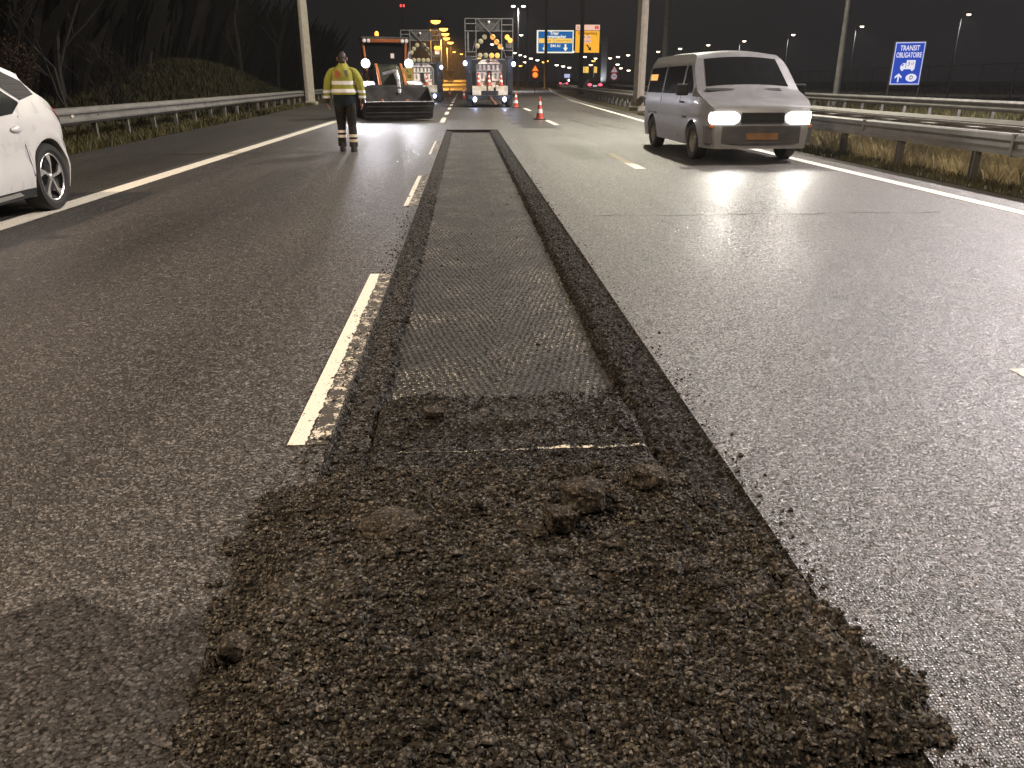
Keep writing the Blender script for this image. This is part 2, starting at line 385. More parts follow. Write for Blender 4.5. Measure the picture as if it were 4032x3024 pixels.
M['backlitblue'] = emis('backlit blue panel', (0.006, 0.115, 0.36), 1.0)
M['backlitwhite'] = emis('backlit white', (1.0, 0.93, 0.72), 1.0)
M['backlityellow'] = emis('backlit yellow panel', (1.0, 0.46, 0.035), 0.95)
M['backlitpale'] = emis('backlit pale header', (1.0, 0.62, 0.48), 0.85)
M['backlitred'] = emis('backlit red', (0.75, 0.03, 0.03), 0.9)
M['backlitband'] = emis('backlit amber band', (1.0, 0.62, 0.12), 1.0)
M['warnyellow'] = emis('amber sign face with added glow', (1.0, 0.36, 0.03), 1.0)  # warning colours emit in place of lamplight the reflective sign throws back
M['warnred'] = emis('red sign border with added glow', (0.72, 0.03, 0.008), 0.8)
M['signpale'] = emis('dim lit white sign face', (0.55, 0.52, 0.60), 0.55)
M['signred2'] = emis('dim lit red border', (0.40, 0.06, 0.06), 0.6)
M['headlamp'] = emis('headlamp glow', (1.0, 0.95, 0.86), 7)
M['worklamp'] = emis('work lamp glow', (1.0, 0.96, 0.95), 3.5)
M['bluelamp'] = emis('blue white lamp', (0.62, 0.68, 1.0), 9)
M['amberlamp'] = emis('amber flashing lamp', (1.0, 0.40, 0.05), 2.6)
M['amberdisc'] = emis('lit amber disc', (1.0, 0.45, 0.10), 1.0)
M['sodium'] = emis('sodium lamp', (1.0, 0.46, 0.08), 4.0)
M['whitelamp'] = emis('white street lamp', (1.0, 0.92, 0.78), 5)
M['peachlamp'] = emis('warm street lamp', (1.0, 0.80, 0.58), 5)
M['redlamp'] = emis('red obstruction lamp', (1.0, 0.05, 0.05), 3)
M['taillamp'] = emis('red tail lamp', (1.0, 0.06, 0.10), 4)

def lamp(kind, name, parent, loc, energy, col, rot=None, size=0.2, spot=None, blend=0.5):
    l = bpy.data.lights.new(name, kind); l.energy = energy; l.color = col
    if kind == 'SPOT': l.spot_size = spot; l.spot_blend = blend; l.shadow_soft_size = size
    elif kind == 'POINT': l.shadow_soft_size = size
    o = bpy.data.objects.new(name, l); COL.objects.link(o); o.parent = parent; o.location = loc
    if rot is not None: o.rotation_euler = rot
    return o
def aim(frm, to):
    return (Vector(to) - Vector(frm)).to_track_quat('-Z', 'Y').to_euler()

# ------------------------------------------------------------------ curves of the road (x against y)
def interp(tab):
    ys = [a for a, b in tab]; xs = [b for a, b in tab]
    return lambda y: float(np.interp(y, ys, xs))
RIGHT_LINE = interp([(-20, 5.85), (16, 5.85), (28, 6.15), (58, 7.55), (106, 11.2), (180, 18), (360, 36)])
BAR = interp([(-20, 7.0), (16, 7.0), (25, 7.4), (37, 8.2), (58, 9.5), (106, 13.0), (180, 20), (360, 38)])
LEFT_RAIL = interp([(-20, -8.0), (14, -8.05), (26, -8.55), (40, -9.15), (63, -10.05), (110, -12)])
YS = [-15, -5, 2, 6, 10, 14, 18, 22, 25, 28, 32, 36, 40, 46, 52, 58, 70, 85, 106, 130, 180]

def ribbon(name, fa, fb, ys, z, m, kind='structure', parent=None):
    mb = MB(); V = []
    for y in ys: V += [(fa(y), y, z), (fb(y), y, z)]
    mb.add(V, [(2 * i, 2 * i + 1, 2 * i + 3, 2 * i + 2) for i in range(len(ys) - 1)])
    o = mb.build(name, m, parent, smooth=0)
    if kind: o['kind'] = kind
    return o

# ================================================================== SETTING
g = MB(); g.add([(-1500, -60, -.16), (1500, -60, -.16), (1500, 2500, -.16), (-1500, 2500, -.16)], [(0, 1, 2, 3)])
tag(g.build('ground', M['soil'], smooth=0), kind='structure')

T0, T1 = -3.0, 23.5                       # the milled trench runs between these
XL, XR = -0.545, 0.925                    # its outer edges
IL, IR = -0.41, 0.715                     # the deeper inner strip
ZL, ZF = -0.028, -0.075
# motorway asphalt, with the trench left out of it
rd = MB()
def sheet(mb, x0, x1, ys, z):
    V = []
    for y in ys: V += [(x0(y) if callable(x0) else x0, y, z), (x1(y) if callable(x1) else x1, y, z)]
    mb.add(V, [(2 * i, 2 * i + 1, 2 * i + 3, 2 * i + 2) for i in range(len(ys) - 1)])
near = [y for y in YS if y < T0] + [T0]
mid = [T0] + [y for y in YS if T0 < y < T1] + [T1]
far = [T1] + [y for y in YS if y > T1]
rx = lambda y: RIGHT_LINE(y) + 0.72
sheet(rd, -4.75, rx, near, 0); sheet(rd, -4.75, XL, mid, 0); sheet(rd, XR, rx, mid, 0); sheet(rd, -4.75, rx, far, 0)
tag(rd.build('road', M['road'], smooth=0), kind='structure')
ribbon('shoulder', lambda y: LEFT_RAIL(y) + 0.62, lambda y: -4.75, YS, -0.004, M['shoulder'])
# trench: ledges, walls, floor
tr = MB()
def wob(y, s): return 0.004 * math.sin(y * 5.1 + s) + 0.004 * math.sin(y * 23.7 + 2 * s) + 0.003 * math.sin(y * 41 + s)
ty = list(np.arange(T0, 2, .3)) + list(np.arange(2, 10, .02)) + list(np.arange(10, T1 + .01, .08))
jt = random.Random(4); jig = lambda a: jt.gauss(0, a)
ZR = -.013
def rough_band(prof):
    """prof: (x, z, sideways jitter, height jitter) across the band"""
    n = len(prof); V = []
    for y in ty:
        slow = wob(y, 2)
        for k, (x, z, jx, jz) in enumerate(prof):
            V.append((x + (jig(jx) + slow * min(1, jx / .005)), y + (jig(.005) if 0 < k < n - 1 else 0), z + jig(jz)))
    tr.add(V, [(n * a + k, n * a + k + 1, n * a + n + k + 1, n * a + n + k) for a in range(len(ty) - 1) for k in range(n - 1)])
rough_band([(XL, 0, .001, 0), (XL + .012, ZL, .004, .003)] + [(x, ZL - .003, .004, .0035) for x in np.linspace(XL + .03, IL - .012, 7)] + [(IL, ZL - .008, .006, .005), (IL + .012, (ZL + ZF) / 2, .007, .007), (IL + .035, ZF, .009, 0)])
tag(tr.build('trench_edge', M['ledgepale'], smooth=0), kind='structure'); tr = MB()
rough_band([(IR - .03, ZF, .008, 0), (IR - .012, -.048, .007, .007), (IR + .006, -.022, .007, .006)] + [(x, ZR + .010 * math.exp(-((x - .80) / .04) ** 2) - .004, .005, .005) for x in np.linspace(IR + .03, XR - .04, 10)] + [(XR - .018, ZR, .004, .003), (XR, 0, .002, 0)])
tr.add([(XL, T1, 0), (XR, T1, 0), (XR, T1, -.12), (XL, T1, -.12)], [(0, 1, 2, 3)])
tag(tr.build('trench_edge', M['ledge'], smooth=0), kind='structure')
fl = MB(); fl.add([(IL - .01, T0, ZF), (IR + .01, T0, ZF), (IR + .01, T1, ZF), (IL - .01, T1, ZF)], [(0, 1, 2, 3)])
tag(fl.build('trench_floor', M['milled'], smooth=0), kind='structure')
# markings
def strip(name, x0, x1, y0, y1, m, z=.004, jag=0.0):
    mb = MB(); ys = np.linspace(y0, y1, max(2, int((y1 - y0) / .022) + 1) if jag else 2); V = []
    for y in ys: V += [(x0, y, z), (x1 + (random.uniform(-jag, jag) if jag else 0), y, z)]
    mb.add(V, [(2 * i, 2 * i + 1, 2 * i + 3, 2 * i + 2) for i in range(len(ys) - 1)])
    return tag(mb.build(name, m, smooth=0), kind='structure')
ribbon('edge_line', lambda y: -4.60, lambda y: -4.34, YS, .004, M['paint'])
ribbon('edge_line', lambda y: RIGHT_LINE(y) - .07, lambda y: RIGHT_LINE(y) + .11, YS, .004, M['paint'])
for y0, y1, xw in ((2.73, 5.57, -.635), (8.87, 11.83, -.652), (15.4, 18.9, -.668)):
    strip('lane_marking', -.705, xw, y0, y1, M['paint'], jag=.007)
    strip('lane_marking', xw + .004, -.552, y0, y1, M['paintworn'], z=.004)
for y0, y1 in ((27.6, 31.2), (34.2, 37.4), (40.4, 43.4), (46.8, 49.6), (53, 56), (59, 62), (65, 68), (71, 74), (77, 80), (83, 86), (89, 92)):
    strip('lane_marking', -.86, -.70, y0, y1, M['paint'])
for y0, y1 in ((-9, -6), (.4, 3.39), (12.6, 15.5), (25.8, 28.9), (38.4, 42), (51, 54.5), (64, 67)):
    strip('lane_marking', (2.60 if y0 < 1 else 2.68) + max(0, y0 - 15) * .012, 2.85 + max(0, y0 - 15) * .012, y0, y1, M['paint'])
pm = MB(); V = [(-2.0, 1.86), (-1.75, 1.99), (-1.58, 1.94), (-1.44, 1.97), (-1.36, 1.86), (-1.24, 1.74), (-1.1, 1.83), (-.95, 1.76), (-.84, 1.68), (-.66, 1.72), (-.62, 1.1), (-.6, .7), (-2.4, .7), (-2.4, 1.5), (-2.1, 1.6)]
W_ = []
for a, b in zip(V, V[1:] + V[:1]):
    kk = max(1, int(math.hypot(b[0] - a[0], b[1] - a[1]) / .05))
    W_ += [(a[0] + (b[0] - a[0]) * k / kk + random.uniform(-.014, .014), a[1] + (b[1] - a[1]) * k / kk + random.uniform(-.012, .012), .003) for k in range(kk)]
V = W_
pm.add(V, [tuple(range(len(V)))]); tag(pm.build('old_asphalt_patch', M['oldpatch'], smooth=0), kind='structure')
# wet patch in front of the right lorry that stretches its lamp reflections, a bitumen seam across the right lanes
wp_ = MB(); V = [(1.55 + .25 * math.sin(k * 1.9) + .03 * k, 24.2 + k * 1.2, .003) for k in range(14)] + [(2.75 + .08 * math.sin(k * 2.3), 24.2 + k * 1.2, .003) for k in range(13, -1, -1)]
wp_.add(V, [tuple(range(28))]); tag(wp_.build('wet_patch', M['wet'], smooth=0), kind='structure')
sm = MB(); V = []
xs = np.linspace(1.3, 5.0, 60)
for x in xs:
    yy = 8.05 + .03 * math.sin(x * 5) + .02 * math.sin(x * 17) + .05 * (x - 1.3) / 3.7; hw = .012 + .008 * math.sin(x * 9 + 1)
    V += [(x, yy - hw, .003), (x, yy + hw, .003)]
sm.add(V, [(2 * i, 2 * i + 2, 2 * i + 3, 2 * i + 1) for i in range(59)]); tag(sm.build('road_seam', M['tar'], smooth=0), kind='structure')
# verge, bank and median
def bank_z(x, y):
    d = LEFT_RAIL(y) - 1.2 - x
    if d <= 0: return -.03
    k = math.exp(-((y - 50) / 11.0) ** 2)
    hh = 2.0 * k + .25
    return -.03 + hh * (1 - math.exp(-(d / 2.6) ** 2)) - 0.02 * max(d - 8, 0)
vg = MB(); ys = list(np.arange(-12, 130, 2.5)); xs = np.linspace(0, 1, 22); V = []
for y in ys:
    x0 = LEFT_RAIL(y) + .62
    for t in xs:
        x = x0 - t * t * 26 - t * 4
        V.append((x, y, bank_z(x, y) + (random.uniform(-.05, .05) if 0 < t else 0)))
n = len(xs); vg.add(V, [(i * n + k, (i + 1) * n + k, (i + 1) * n + k + 1, i * n + k + 1) for i in range(len(ys) - 1) for k in range(n - 1)])
tag(vg.build('verge', M['soil'], smooth=60), kind='structure')
ribbon('median', rx, lambda y: BAR(y) + 2.2, YS, -.02, M['soil'])
ribbon('opposite_road', lambda y: BAR(y) + 2.2, lambda y: BAR(y) + 8.4, YS, -.01, M['shoulder'])
# the far end of the road climbs and bends away to the left, under the orange lamps
fr = MB(); V = []
for y, xa, xb, z in ((130, -4.75, 9, .0), (180, -6.5, 8, .6), (230, -13, 3, 1.5), (290, -28, -8, 2.6), (340, -60, -35, 3.2), (380, -110, -85, 3.6)):
    V += [(xa, y, z), (xb, y, z + .01)]
fr.add(V, [(2 * i, 2 * i + 1, 2 * i + 3, 2 * i + 2) for i in range(5)])
fr.add([(p[0], p[1], -.5) for p in V] + V, [])
tag(fr.build('far_road', M['shoulder'], smooth=60), kind='structure')

# ------------------------------------------------------------------ grass (uncountable)
def blades(name, n, fx, fy, fz, h0, h1, m, wd=.006):
    y = fy(n); x = fx(y, n); z = fz(x, y)
    h = rng.uniform(h0, h1, n); a = rng.uniform(0, 2 * np.pi, n); lean = rng.uniform(.1, .65, n) * h; la = rng.uniform(0, 2 * np.pi, n)
    wv = wd * (1 + np.abs(y) / 14)
    bx, by = np.cos(a) * wv, np.sin(a) * wv; lx, ly = np.cos(la) * lean, np.sin(la) * lean
    P = np.stack([np.stack([x - bx, y - by, z - .02], 1), np.stack([x + bx, y + by, z - .02], 1),
                  np.stack([x + bx * .7 + lx * .4, y + by * .7 + ly * .4, z + h * .6], 1), np.stack([x + lx, y + ly, z + h], 1)], 1)
    V = P.reshape(-1, 3); i = np.arange(n)[:, None] * 4
    F = np.concatenate([i + np.array([[0, 1, 2]]), i + np.array([[0, 2, 3]])])
    return tag(np_mesh(name, V, F, m), kind='stuff')
vz = np.vectorize(bank_z); lr = np.vectorize(LEFT_RAIL); br = np.vectorize(BAR); rr_ = np.vectorize(rx)
ysq = lambda a, b: (lambda n: a + (b - a) * rng.random(n) ** 1.6)
tag(blades('grass', 60000, lambda y, n: br(y) + .16 + rng.random(n) ** .8 * 1.5, ysq(5, 34), lambda x, y: np.full(len(x), -.02), .08, .36, M['grass'], .0035), 'tall pale dry grass under the median crash barrier', 'grass')
tag(blades('grass', 9000, lambda y, n: rr_(y) + rng.random(n) * .7, ysq(5, 34), lambda x, y: np.full(len(x), -.02), .02, .12, M['grassgreen']), 'short dark grass along the right pavement edge', 'grass')
tag(blades('grass', 26000, lambda y, n: lr(y) + .70 - rng.random(n) * 2.6, ysq(9, 60), vz, .05, .26, M['grassgreen']), 'brown green grass under the left guard rail', 'grass')
tag(blades('grass', 26000, lambda y, n: lr(y) - 1.5 - rng.random(n) * 8, lambda n: rng.normal(47, 9, n), vz, .12, .45, M['bankgrass'], .008), 'rough grass on the dark bank behind the left guard rail', 'grass')
tag(blades('grass', 14000, lambda y, n: br(y) + 9.4 + rng.random(n) * 5, ysq(14, 60), lambda x, y: np.full(len(x), -.16), .15, .55, M['grassgreen'], .009), 'rough grass beyond the far crash barrier', 'grass')

# ================================================================== MILLINGS
def vnoise(X, Y, s, seed):
    r = np.random.default_rng(seed); L = r.random((128, 128))
    u = X * s + 40.3; v = Y * s + 17.7; i = np.floor(u).astype(int); j = np.floor(v).astype(int); fu = u - i; fv = v - j
    fu = fu * fu * (3 - 2 * fu); fv = fv * fv * (3 - 2 * fv); q = lambda a, b: L[a % 128, b % 128]
    return (q(i, j) * (1 - fu) + q(i + 1, j) * fu) * (1 - fv) + (q(i, j + 1) * (1 - fu) + q(i + 1, j + 1) * fu) * fv - .5
def sstep(a, b, x):
    t = np.clip((x - a) / (b - a), 0, 1); return t * t * (3 - 2 * t)
def ground_z(X, Y):
    z = np.zeros_like(X); z = np.where((X > XL) & (X < XR), np.where(X < .2, ZL, ZR), z); return np.where((X > IL) & (X < IR), ZF, z)
def heap(X, Y):
    """height of the loose millings"""
    n1 = vnoise(X, Y, 4, 1); n2 = vnoise(X, Y, 11, 2); n3 = vnoise(X, Y, 30, 3); n4 = vnoise(X, Y, 75, 4)
    el = np.interp(Y, [.3, 1.1, 1.25, 1.45, 1.8, 2.2, 2.45, 2.6], [-.60, -.62, -.63, -.67, -.70, -.73, -.62, -.40]) + n2 * .09 + n3 * .05
    er = np.interp(Y, [.3, 1.02, 1.12, 1.2, 1.4, 1.6, 1.95, 2.5], [.30, .45, .70, .98, 1.05, .93, .88, .80]) + n2 * .07 + n3 * .05
    et = 2.375 + n2 * .03 + n3 * .035 - .10 * sstep(.5, .9, X)
    ml = sstep(0, .24, X - el); mr = sstep(0, .20, er - X); mt = sstep(0, .075, et - Y)
    body = (.084 + n1 * .06 + n2 * .040 + .02 * np.exp(-((X + .1) ** 2 + (Y - 1.9) ** 2) / .3)) * ml * mr * mt
    m = np.minimum(np.minimum(X - el, er - X), et - Y)
    nb = Y - (.52 + n2 * .12 + n3 * .06); body = body * sstep(0, .3, nb); m = np.minimum(m, nb)
    body = body * (1 - .8 * sstep(.35, .95, X) * (1 - sstep(1.05, 1.45, Y)))
    A = np.where(m > 0, body + (n3 * .018 + n4 * .009) * np.clip(m / .06, 0, 1) + .004, -1.0)
    A = A - .055 * np.exp(-((X - (.80 + .12 * (2.0 - Y))) / .035) ** 2) * sstep(1.62, 1.75, Y) * (1 - sstep(2.15, 2.3, Y))
    return A
def spill(X, Y):
    """fine millings spread flat in the end of the trench, with a few low ridges"""
    n2 = vnoise(X, Y, 11, 2); n3 = vnoise(X, Y, 30, 3); n4 = vnoise(X, Y, 75, 4); n1 = vnoise(X, Y, 4, 8)
    base = ZF + (.050 + n1 * .012) * sstep(3.42, 2.95, Y + n2 * .3) * sstep(IL - .02, IL + .06, X) * sstep(IR + .02, IR - .05, X)
    base = np.where((X > IL) & (X < IR), base, ZL - .004 + .010 * n1)
    z = base + .032 * np.exp(-((Y - 3.02 - n1 * .2) / .09) ** 2) * sstep(IL, IL + .1, X) * sstep(IR + .05, IR - .1, X) + .080 * np.exp(-(((X - .45) / .17) ** 2 + ((Y - 3.12) / .10) ** 2)) + .030 * np.exp(-(((X - .30) / .40) ** 2 + ((Y - 2.93) / .07) ** 2)) \
        + .048 * np.exp(-(((X + .22) / .22) ** 2 + ((Y - 3.12) / .07) ** 2)) + .022 * np.exp(-(((X + .1) / .28) ** 2 + ((Y - 2.90) / .06) ** 2)) + n2 * .007 + n3 * .007 + n4 * .006
    lim = 3.36 + n2 * .22 + n3 * .08
    return np.where((Y < lim) & (Y > 2.2) & (X > XL + .02 + n3 * .04) & (X < IR + .12 + n3 * .05), z, -1.0)
def top_z(X, Y): return np.maximum(np.maximum(heap(X, Y), spill(X, Y)), ground_z(X, Y))
def field(fn, x0, x1, y0, y1):
    GX, GY = np.meshgrid(np.arange(x0, x1, .0055), np.arange(y0, y1, .0065)); HZ = fn(GX, GY); GZ = ground_z(GX, GY)
    keep = HZ > GZ - .012
    V = np.stack([GX, GY, np.where(HZ > -.5, HZ, GZ - .02)], -1).reshape(-1, 3); idx = np.arange(GX.size).reshape(GX.shape)
    Q = np.stack([idx[:-1, :-1], idx[:-1, 1:], idx[1:, 1:], idx[1:, :-1]], -1).reshape(-1, 4)
    Q = Q[(keep[:-1, :-1] & keep[:-1, 1:] & keep[1:, 1:] & keep[1:, :-1]).reshape(-1)]
    return V, np.concatenate([Q[:, [0, 1, 2]], Q[:, [0, 2, 3]]])
bmi = bmesh.new(); bmesh.ops.create_icosphere(bmi, subdivisions=1, radius=1.0); bmi.verts.ensure_lookup_table()
ICO = np.array([v.co[:] for v in bmi.verts]); ICF = np.array([[v.index for v in f.verts] for f in bmi.faces]); bmi.free()
def stones(x, y, z, r):
    n = len(x); d = rng.uniform(.62, 1.30, (n, len(ICO), 1)); ax = rng.uniform(.65, 1.25, (n, 1, 3)); ax[:, :, 2] *= .8
    P = ICO[None] * d * ax * r[:, None, None]
    a = rng.uniform(0, 2 * np.pi, n); c, s = np.cos(a)[:, None], np.sin(a)[:, None]
    P = np.stack([P[:, :, 0] * c - P[:, :, 1] * s, P[:, :, 0] * s + P[:, :, 1] * c, P[:, :, 2]], -1)
    P += np.stack([x, y, z], -1)[:, None, :]
    F = ICF[None] + (np.arange(n) * len(ICO))[:, None, None]
    return P.reshape(-1, 3), F.reshape(-1, 3)
def gravel(name, fn, x0, x1, y0, y1, ns, med, m, dens):
    V1, F1 = field(fn, x0, x1, y0, y1)
    x = rng.uniform(x0, x1, ns); y = max(y0, .5) + (y1 - max(y0, .5)) * rng.random(ns) ** 1.2; h = fn(x, y); ok = h > ground_z(x, y) - .004
    pk = vnoise(x, y, 3.2, 9); ok &= rng.random(ns) < np.clip(dens + pk * 1.6, .12, 1)   # finer and fewer where it is packed smooth
    x, y, h = x[ok], y[ok], h[ok]
    r = np.clip(rng.lognormal(math.log(med), .52, len(x)), .0020, .024)
    P1, S1 = stones(x, y, h + r * .4, r)
    return tag(np_mesh(name, np.concatenate([V1, P1]), np.concatenate([F1, S1 + len(V1)]), m), kind='stuff')
tag(gravel('asphalt_millings', heap, -.85, 1.2, .35, 2.65, 96000, .0039, M['millings'], .8), 'low brown heap of loose asphalt millings across the trench end', 'rubble')
tag(gravel('fine_millings', spill, -.6, .9, 2.25, 3.6, 15000, .0036, M['spill'], .5), 'fine grey millings spread flat in the trench beyond the heap', 'rubble')
# loose crumbs thrown on the road and ledges round the trench
nc = 5200
cy = 1.0 + 11 * rng.random(nc) ** 2.4; side = rng.random(nc)
cx = np.where(side < .30, XL - np.abs(rng.normal(0, .07, nc)), np.where(side < .66, rng.uniform(IR, XR, nc), np.where(side < .92, rng.uniform(XL, IL, nc), XR + np.abs(rng.normal(0, .05, nc)))))
ex = rng.random(nc) < .12; cx = np.where(ex, rng.uniform(IL, IR, nc), cx)
cr = np.clip(rng.lognormal(math.log(.0040), .45, nc), .002, .013)
P3, S3 = stones(cx, cy, top_z(cx, cy) + cr * .4, cr)
tag(np_mesh('asphalt_crumbs', P3, S3, M['millings']), 'small loose asphalt crumbs strewn along the trench edges', 'rubble', kind='stuff')

def chunk(x, y, size, label, seed, square=0.0, sink=.35, rz=0.0):
    bm = bmesh.new(); bmesh.ops.create_icosphere(bm, subdivisions=4, radius=1.0); r = random.Random(seed)
    from mathutils import noise as mn
    for v in bm.verts:
        c = v.co.copy()
        if square:
            mxx = max(abs(c.x), abs(c.y), abs(c.z)); c = c.lerp(c / mxx, square)
        k = 1 + .26 * mn.noise(c * 1.5 + Vector((seed, 0, 0))) + .11 * mn.noise(c * 4 + Vector((0, seed, 0))) + .035 * mn.noise(c * 13)
        # a crack
        k -= .07 * math.exp(-((c.x * .8 + c.y * .5 + .18 * mn.noise(c * 3 + Vector((seed, 9, 0)))) / .035) ** 2)
        v.co = Vector((c.x * k * size[0], c.y * k * size[1], c.z * k * size[2]))
    me = bpy.data.meshes.new('asphalt_chunk'); bm.to_mesh(me); bm.free(); me.materials.append(M['chunk']); me.shade_smooth(); me.set_sharp_from_angle(angle=R(35))
    o = bpy.data.objects.new('asphalt_chunk', me); COL.objects.link(o)
    z = float(top_z(np.array([x]), np.array([y]))[0])
    o.location = (x, y, z + size[2] * (1 - 2 * sink)); o.rotation_euler = (r.uniform(-.2, .2), r.uniform(-.2, .2), rz)
    return tag(o, label, 'asphalt chunk', 'broken asphalt chunks on the heap')
chunk(.325, 2.02, (.070, .064, .052), 'largest rounded cracked asphalt chunk, right of the heap centre', 3, .15, .16)
chunk(.245, 1.90, (.038, .030, .034), 'square asphalt block leaning against the largest cracked chunk', 5, .85, .12, .2)
chunk(.555, 2.15, (.058, .050, .040), 'flat rounded asphalt chunk nearest the right trench groove', 8, .45, .2, -.3)
chunk(-.235, 1.95, (.085, .075, .030), 'crumbling low asphalt lump on the left of the heap', 11, .1, .3)
chunk(-.165, 2.47, (.052, .030, .026), 'small slab of asphalt on the far crest of the heap', 14, .8, .3, .05)
chunk(-.155, 2.93, (.045, .032, .034), 'dark asphalt block lying in the trench beyond the heap', 17, .75, .25, .1)
chunk(-.56, 1.52, (.050, .042, .034), 'pale rounded asphalt chunk at the left foot of the heap', 21, .35, .42)
chunk(.17, 1.86, (.034, .032, .020), 'small crumbled lump left of the square asphalt block', 25, .1, .45)
sm = MB(); V = []; xs = np.linspace(-.30, .68, 90)
for x in xs:
    q = np.array([x]); yy = 2.70 + .004 * math.sin(x * 23); hw = .004 + .006 * max(0, math.sin(x * 3.3 - .3))
    for y in (yy - hw, yy + hw): V.append((x, y, float(top_z(q, np.array([y]))[0]) + .004))
sm.add(V, [(2 * k, 2 * k + 2, 2 * k + 3, 2 * k + 1) for k in range(89)]); tag(sm.build('milled_step', M['paintworn'], smooth=0), kind='structure')

# ================================================================== BARRIERS
def beam(mb, path, prof):
    """profile (dx, z) swept along path [(x, y, z0)]"""
    rings = []
    for x, y, z0 in path: rings.append([(x + dx, y, z0 + z) for dx, z in prof])
    mb.loft(rings, cap=False, closed=True)
def wprof(s, t=.006):
    o = [(0, .16), (.035, .135), (.075, .10), (.075, .065), (.02, .025), (.02, -.025), (.075, -.065), (.075, -.10), (.035, -.135), (0, -.16)]
    return [(s * a, z) for a, z in o] + [(s * (a - t), z) for a, z in reversed(o)]
ya = list(np.arange(-8, 100, 2.0))
# left guard rail
r = thing('guard_rail', 'long galvanised guard rail on short posts along the left shoulder', 'guard rail')
mb = MB(); beam(mb, [(LEFT_RAIL(y), y, .60) for y in ya], wprof(1)); mb.build('rail_beam', M['galv'], r, 25)
mb = MB(); beam(mb, [(LEFT_RAIL(y) - .17, y, .74) for y in ya], [(-.05, .03), (.05, .03), (.05, -.03), (-.05, -.03)]); mb.build('rear_rail', M['galvdirty'], r, 25)
for y in np.arange(7, 90, 2.0):
    x = LEFT_RAIL(y)
    p = MB().box((x - .10, y, .31), (.10, .06, .80)).box((x - .05, y + .035, .31), (.012, .012, .78)); p.build('post', M['galvdirty'], r, 0)
for y in np.arange(8, 60, 1.0):
    if rng.random() < .6: MB().ball((LEFT_RAIL(y) + .025, y, .60), (.012, .022, .022), 8, 5).build('bolt', M['darksteel'], r)
MB().prism([(-.05, -.03), (.05, -.03), (.05, .05), (0, .08), (-.05, .05)], lambda u, v, t: (LEFT_RAIL(17.6) + .03 + t, 17.6 + u, .62 + v), .02).build('reflector', M['beige'], r)
# near median barrier: heavy box beam
r = thing('crash_barrier', 'heavy grey box beam barrier beside the van on twin steel posts', 'crash barrier')
mb = MB(); beam(mb, [(BAR(y), y, .53) for y in ya + [105, 130, 180]],
    [(.17, .135), (.02, .14), (-.02, .12), (-.03, .06), (-.005, .02), (-.005, -.03), (-.03, -.07), (-.025, -.125), (.17, -.13)])
mb.build('box_beam', M['galv'], r, 25)
for y in np.arange(4.8, 60, 2.0):
    x = BAR(y)
    MB().box((x + .05, y - .035, .19), (.10, .012, .44)).box((x + .05, y + .035, .19), (.10, .012, .44)).box((x + .095, y, .19), (.012, .07, .44)).build('post', M['galv'], r, 0)
for y in np.arange(6, 46, 4.0):
    MB().box((BAR(y) + .075, y, .532), (.215, .05, .285)).build('joint_sleeve', M['galvdirty'], r, 0)
# second median barrier with spacer plates
r = thing('crash_barrier', 'dark median barrier with pale spacer plates behind the box beam', 'crash barrier')
mb = MB(); beam(mb, [(BAR(y) + 1.35, y, .58) for y in ya + [105, 130, 180]], wprof(-1)); mb.build('rail_beam', M['galvdirty'], r, 25)
mb = MB(); beam(mb, [(BAR(y) + 1.02, y, .66) for y in ya + [105, 130, 180]], [(-.03, .02), (.03, .02), (.03, -.02), (-.03, -.02)]); mb.build('front_rail', M['galvdirty'], r, 25)
for y in np.arange(4.6, 70, 1.33):
    x = BAR(y)
    MB().box((x + 1.18, y, .60), (.30, .42, .05)).build('spacer_plate', M['galvdirty'], r, 0)
for y in np.arange(4.6, 70, 2.66):
    MB().box((BAR(y) + 1.25, y, .25), (.08, .10, .62)).build('post', M['galvdirty'], r, 0)
# far barrier across the opposite carriageway
FB = lambda y: float(np.interp(y, [0, 20, 40, 70, 120, 200], [14.6, 15.5, 17.2, 19.5, 24, 34]))
r = thing('crash_barrier', 'thin pale barrier on bluish posts in front of the blue sign', 'crash barrier')
mb = MB(); beam(mb, [(FB(y), y, .60) for y in ya + [105, 130, 180]], wprof(-1)); mb.build('rail_beam', M['galv'], r, 25)
for y in np.arange(14, 110, 2.0):
    MB().box((FB(y) + .06, y, .20), (.10, .08, .72)).build('post', M['galv'], r, 0)
# mesh fence on the far right
FX = lambda y: float(np.interp(y, [20, 60, 140], [33, 36, 46]))
r = thing('mesh_fence', 'tall wire mesh fence behind the blue transit sign', 'fence')
for y in np.arange(24, 140, 4.0): MB().cyl((FX(y), y, -.2), (FX(y), y, 2.35), .04, n=6).build('post', M['darkpole'], r)
mb = MB(); mb.tube([(FX(y), y, 2.36) for y in np.arange(24, 141, 4)], .045, 6); mb.build('top_rail', M['galv'], r)
mb = MB()
for z in np.arange(.1, 2.3, .2): mb.tube([(FX(y), y, z) for y in np.arange(24, 141, 4)], .008, 3, False)
for y in np.arange(24, 140, .4): mb.bar((FX(y), y, 0), (FX(y), y, 2.3), .012, .012)
mb.build('wire_mesh', M['darkpole'], r)

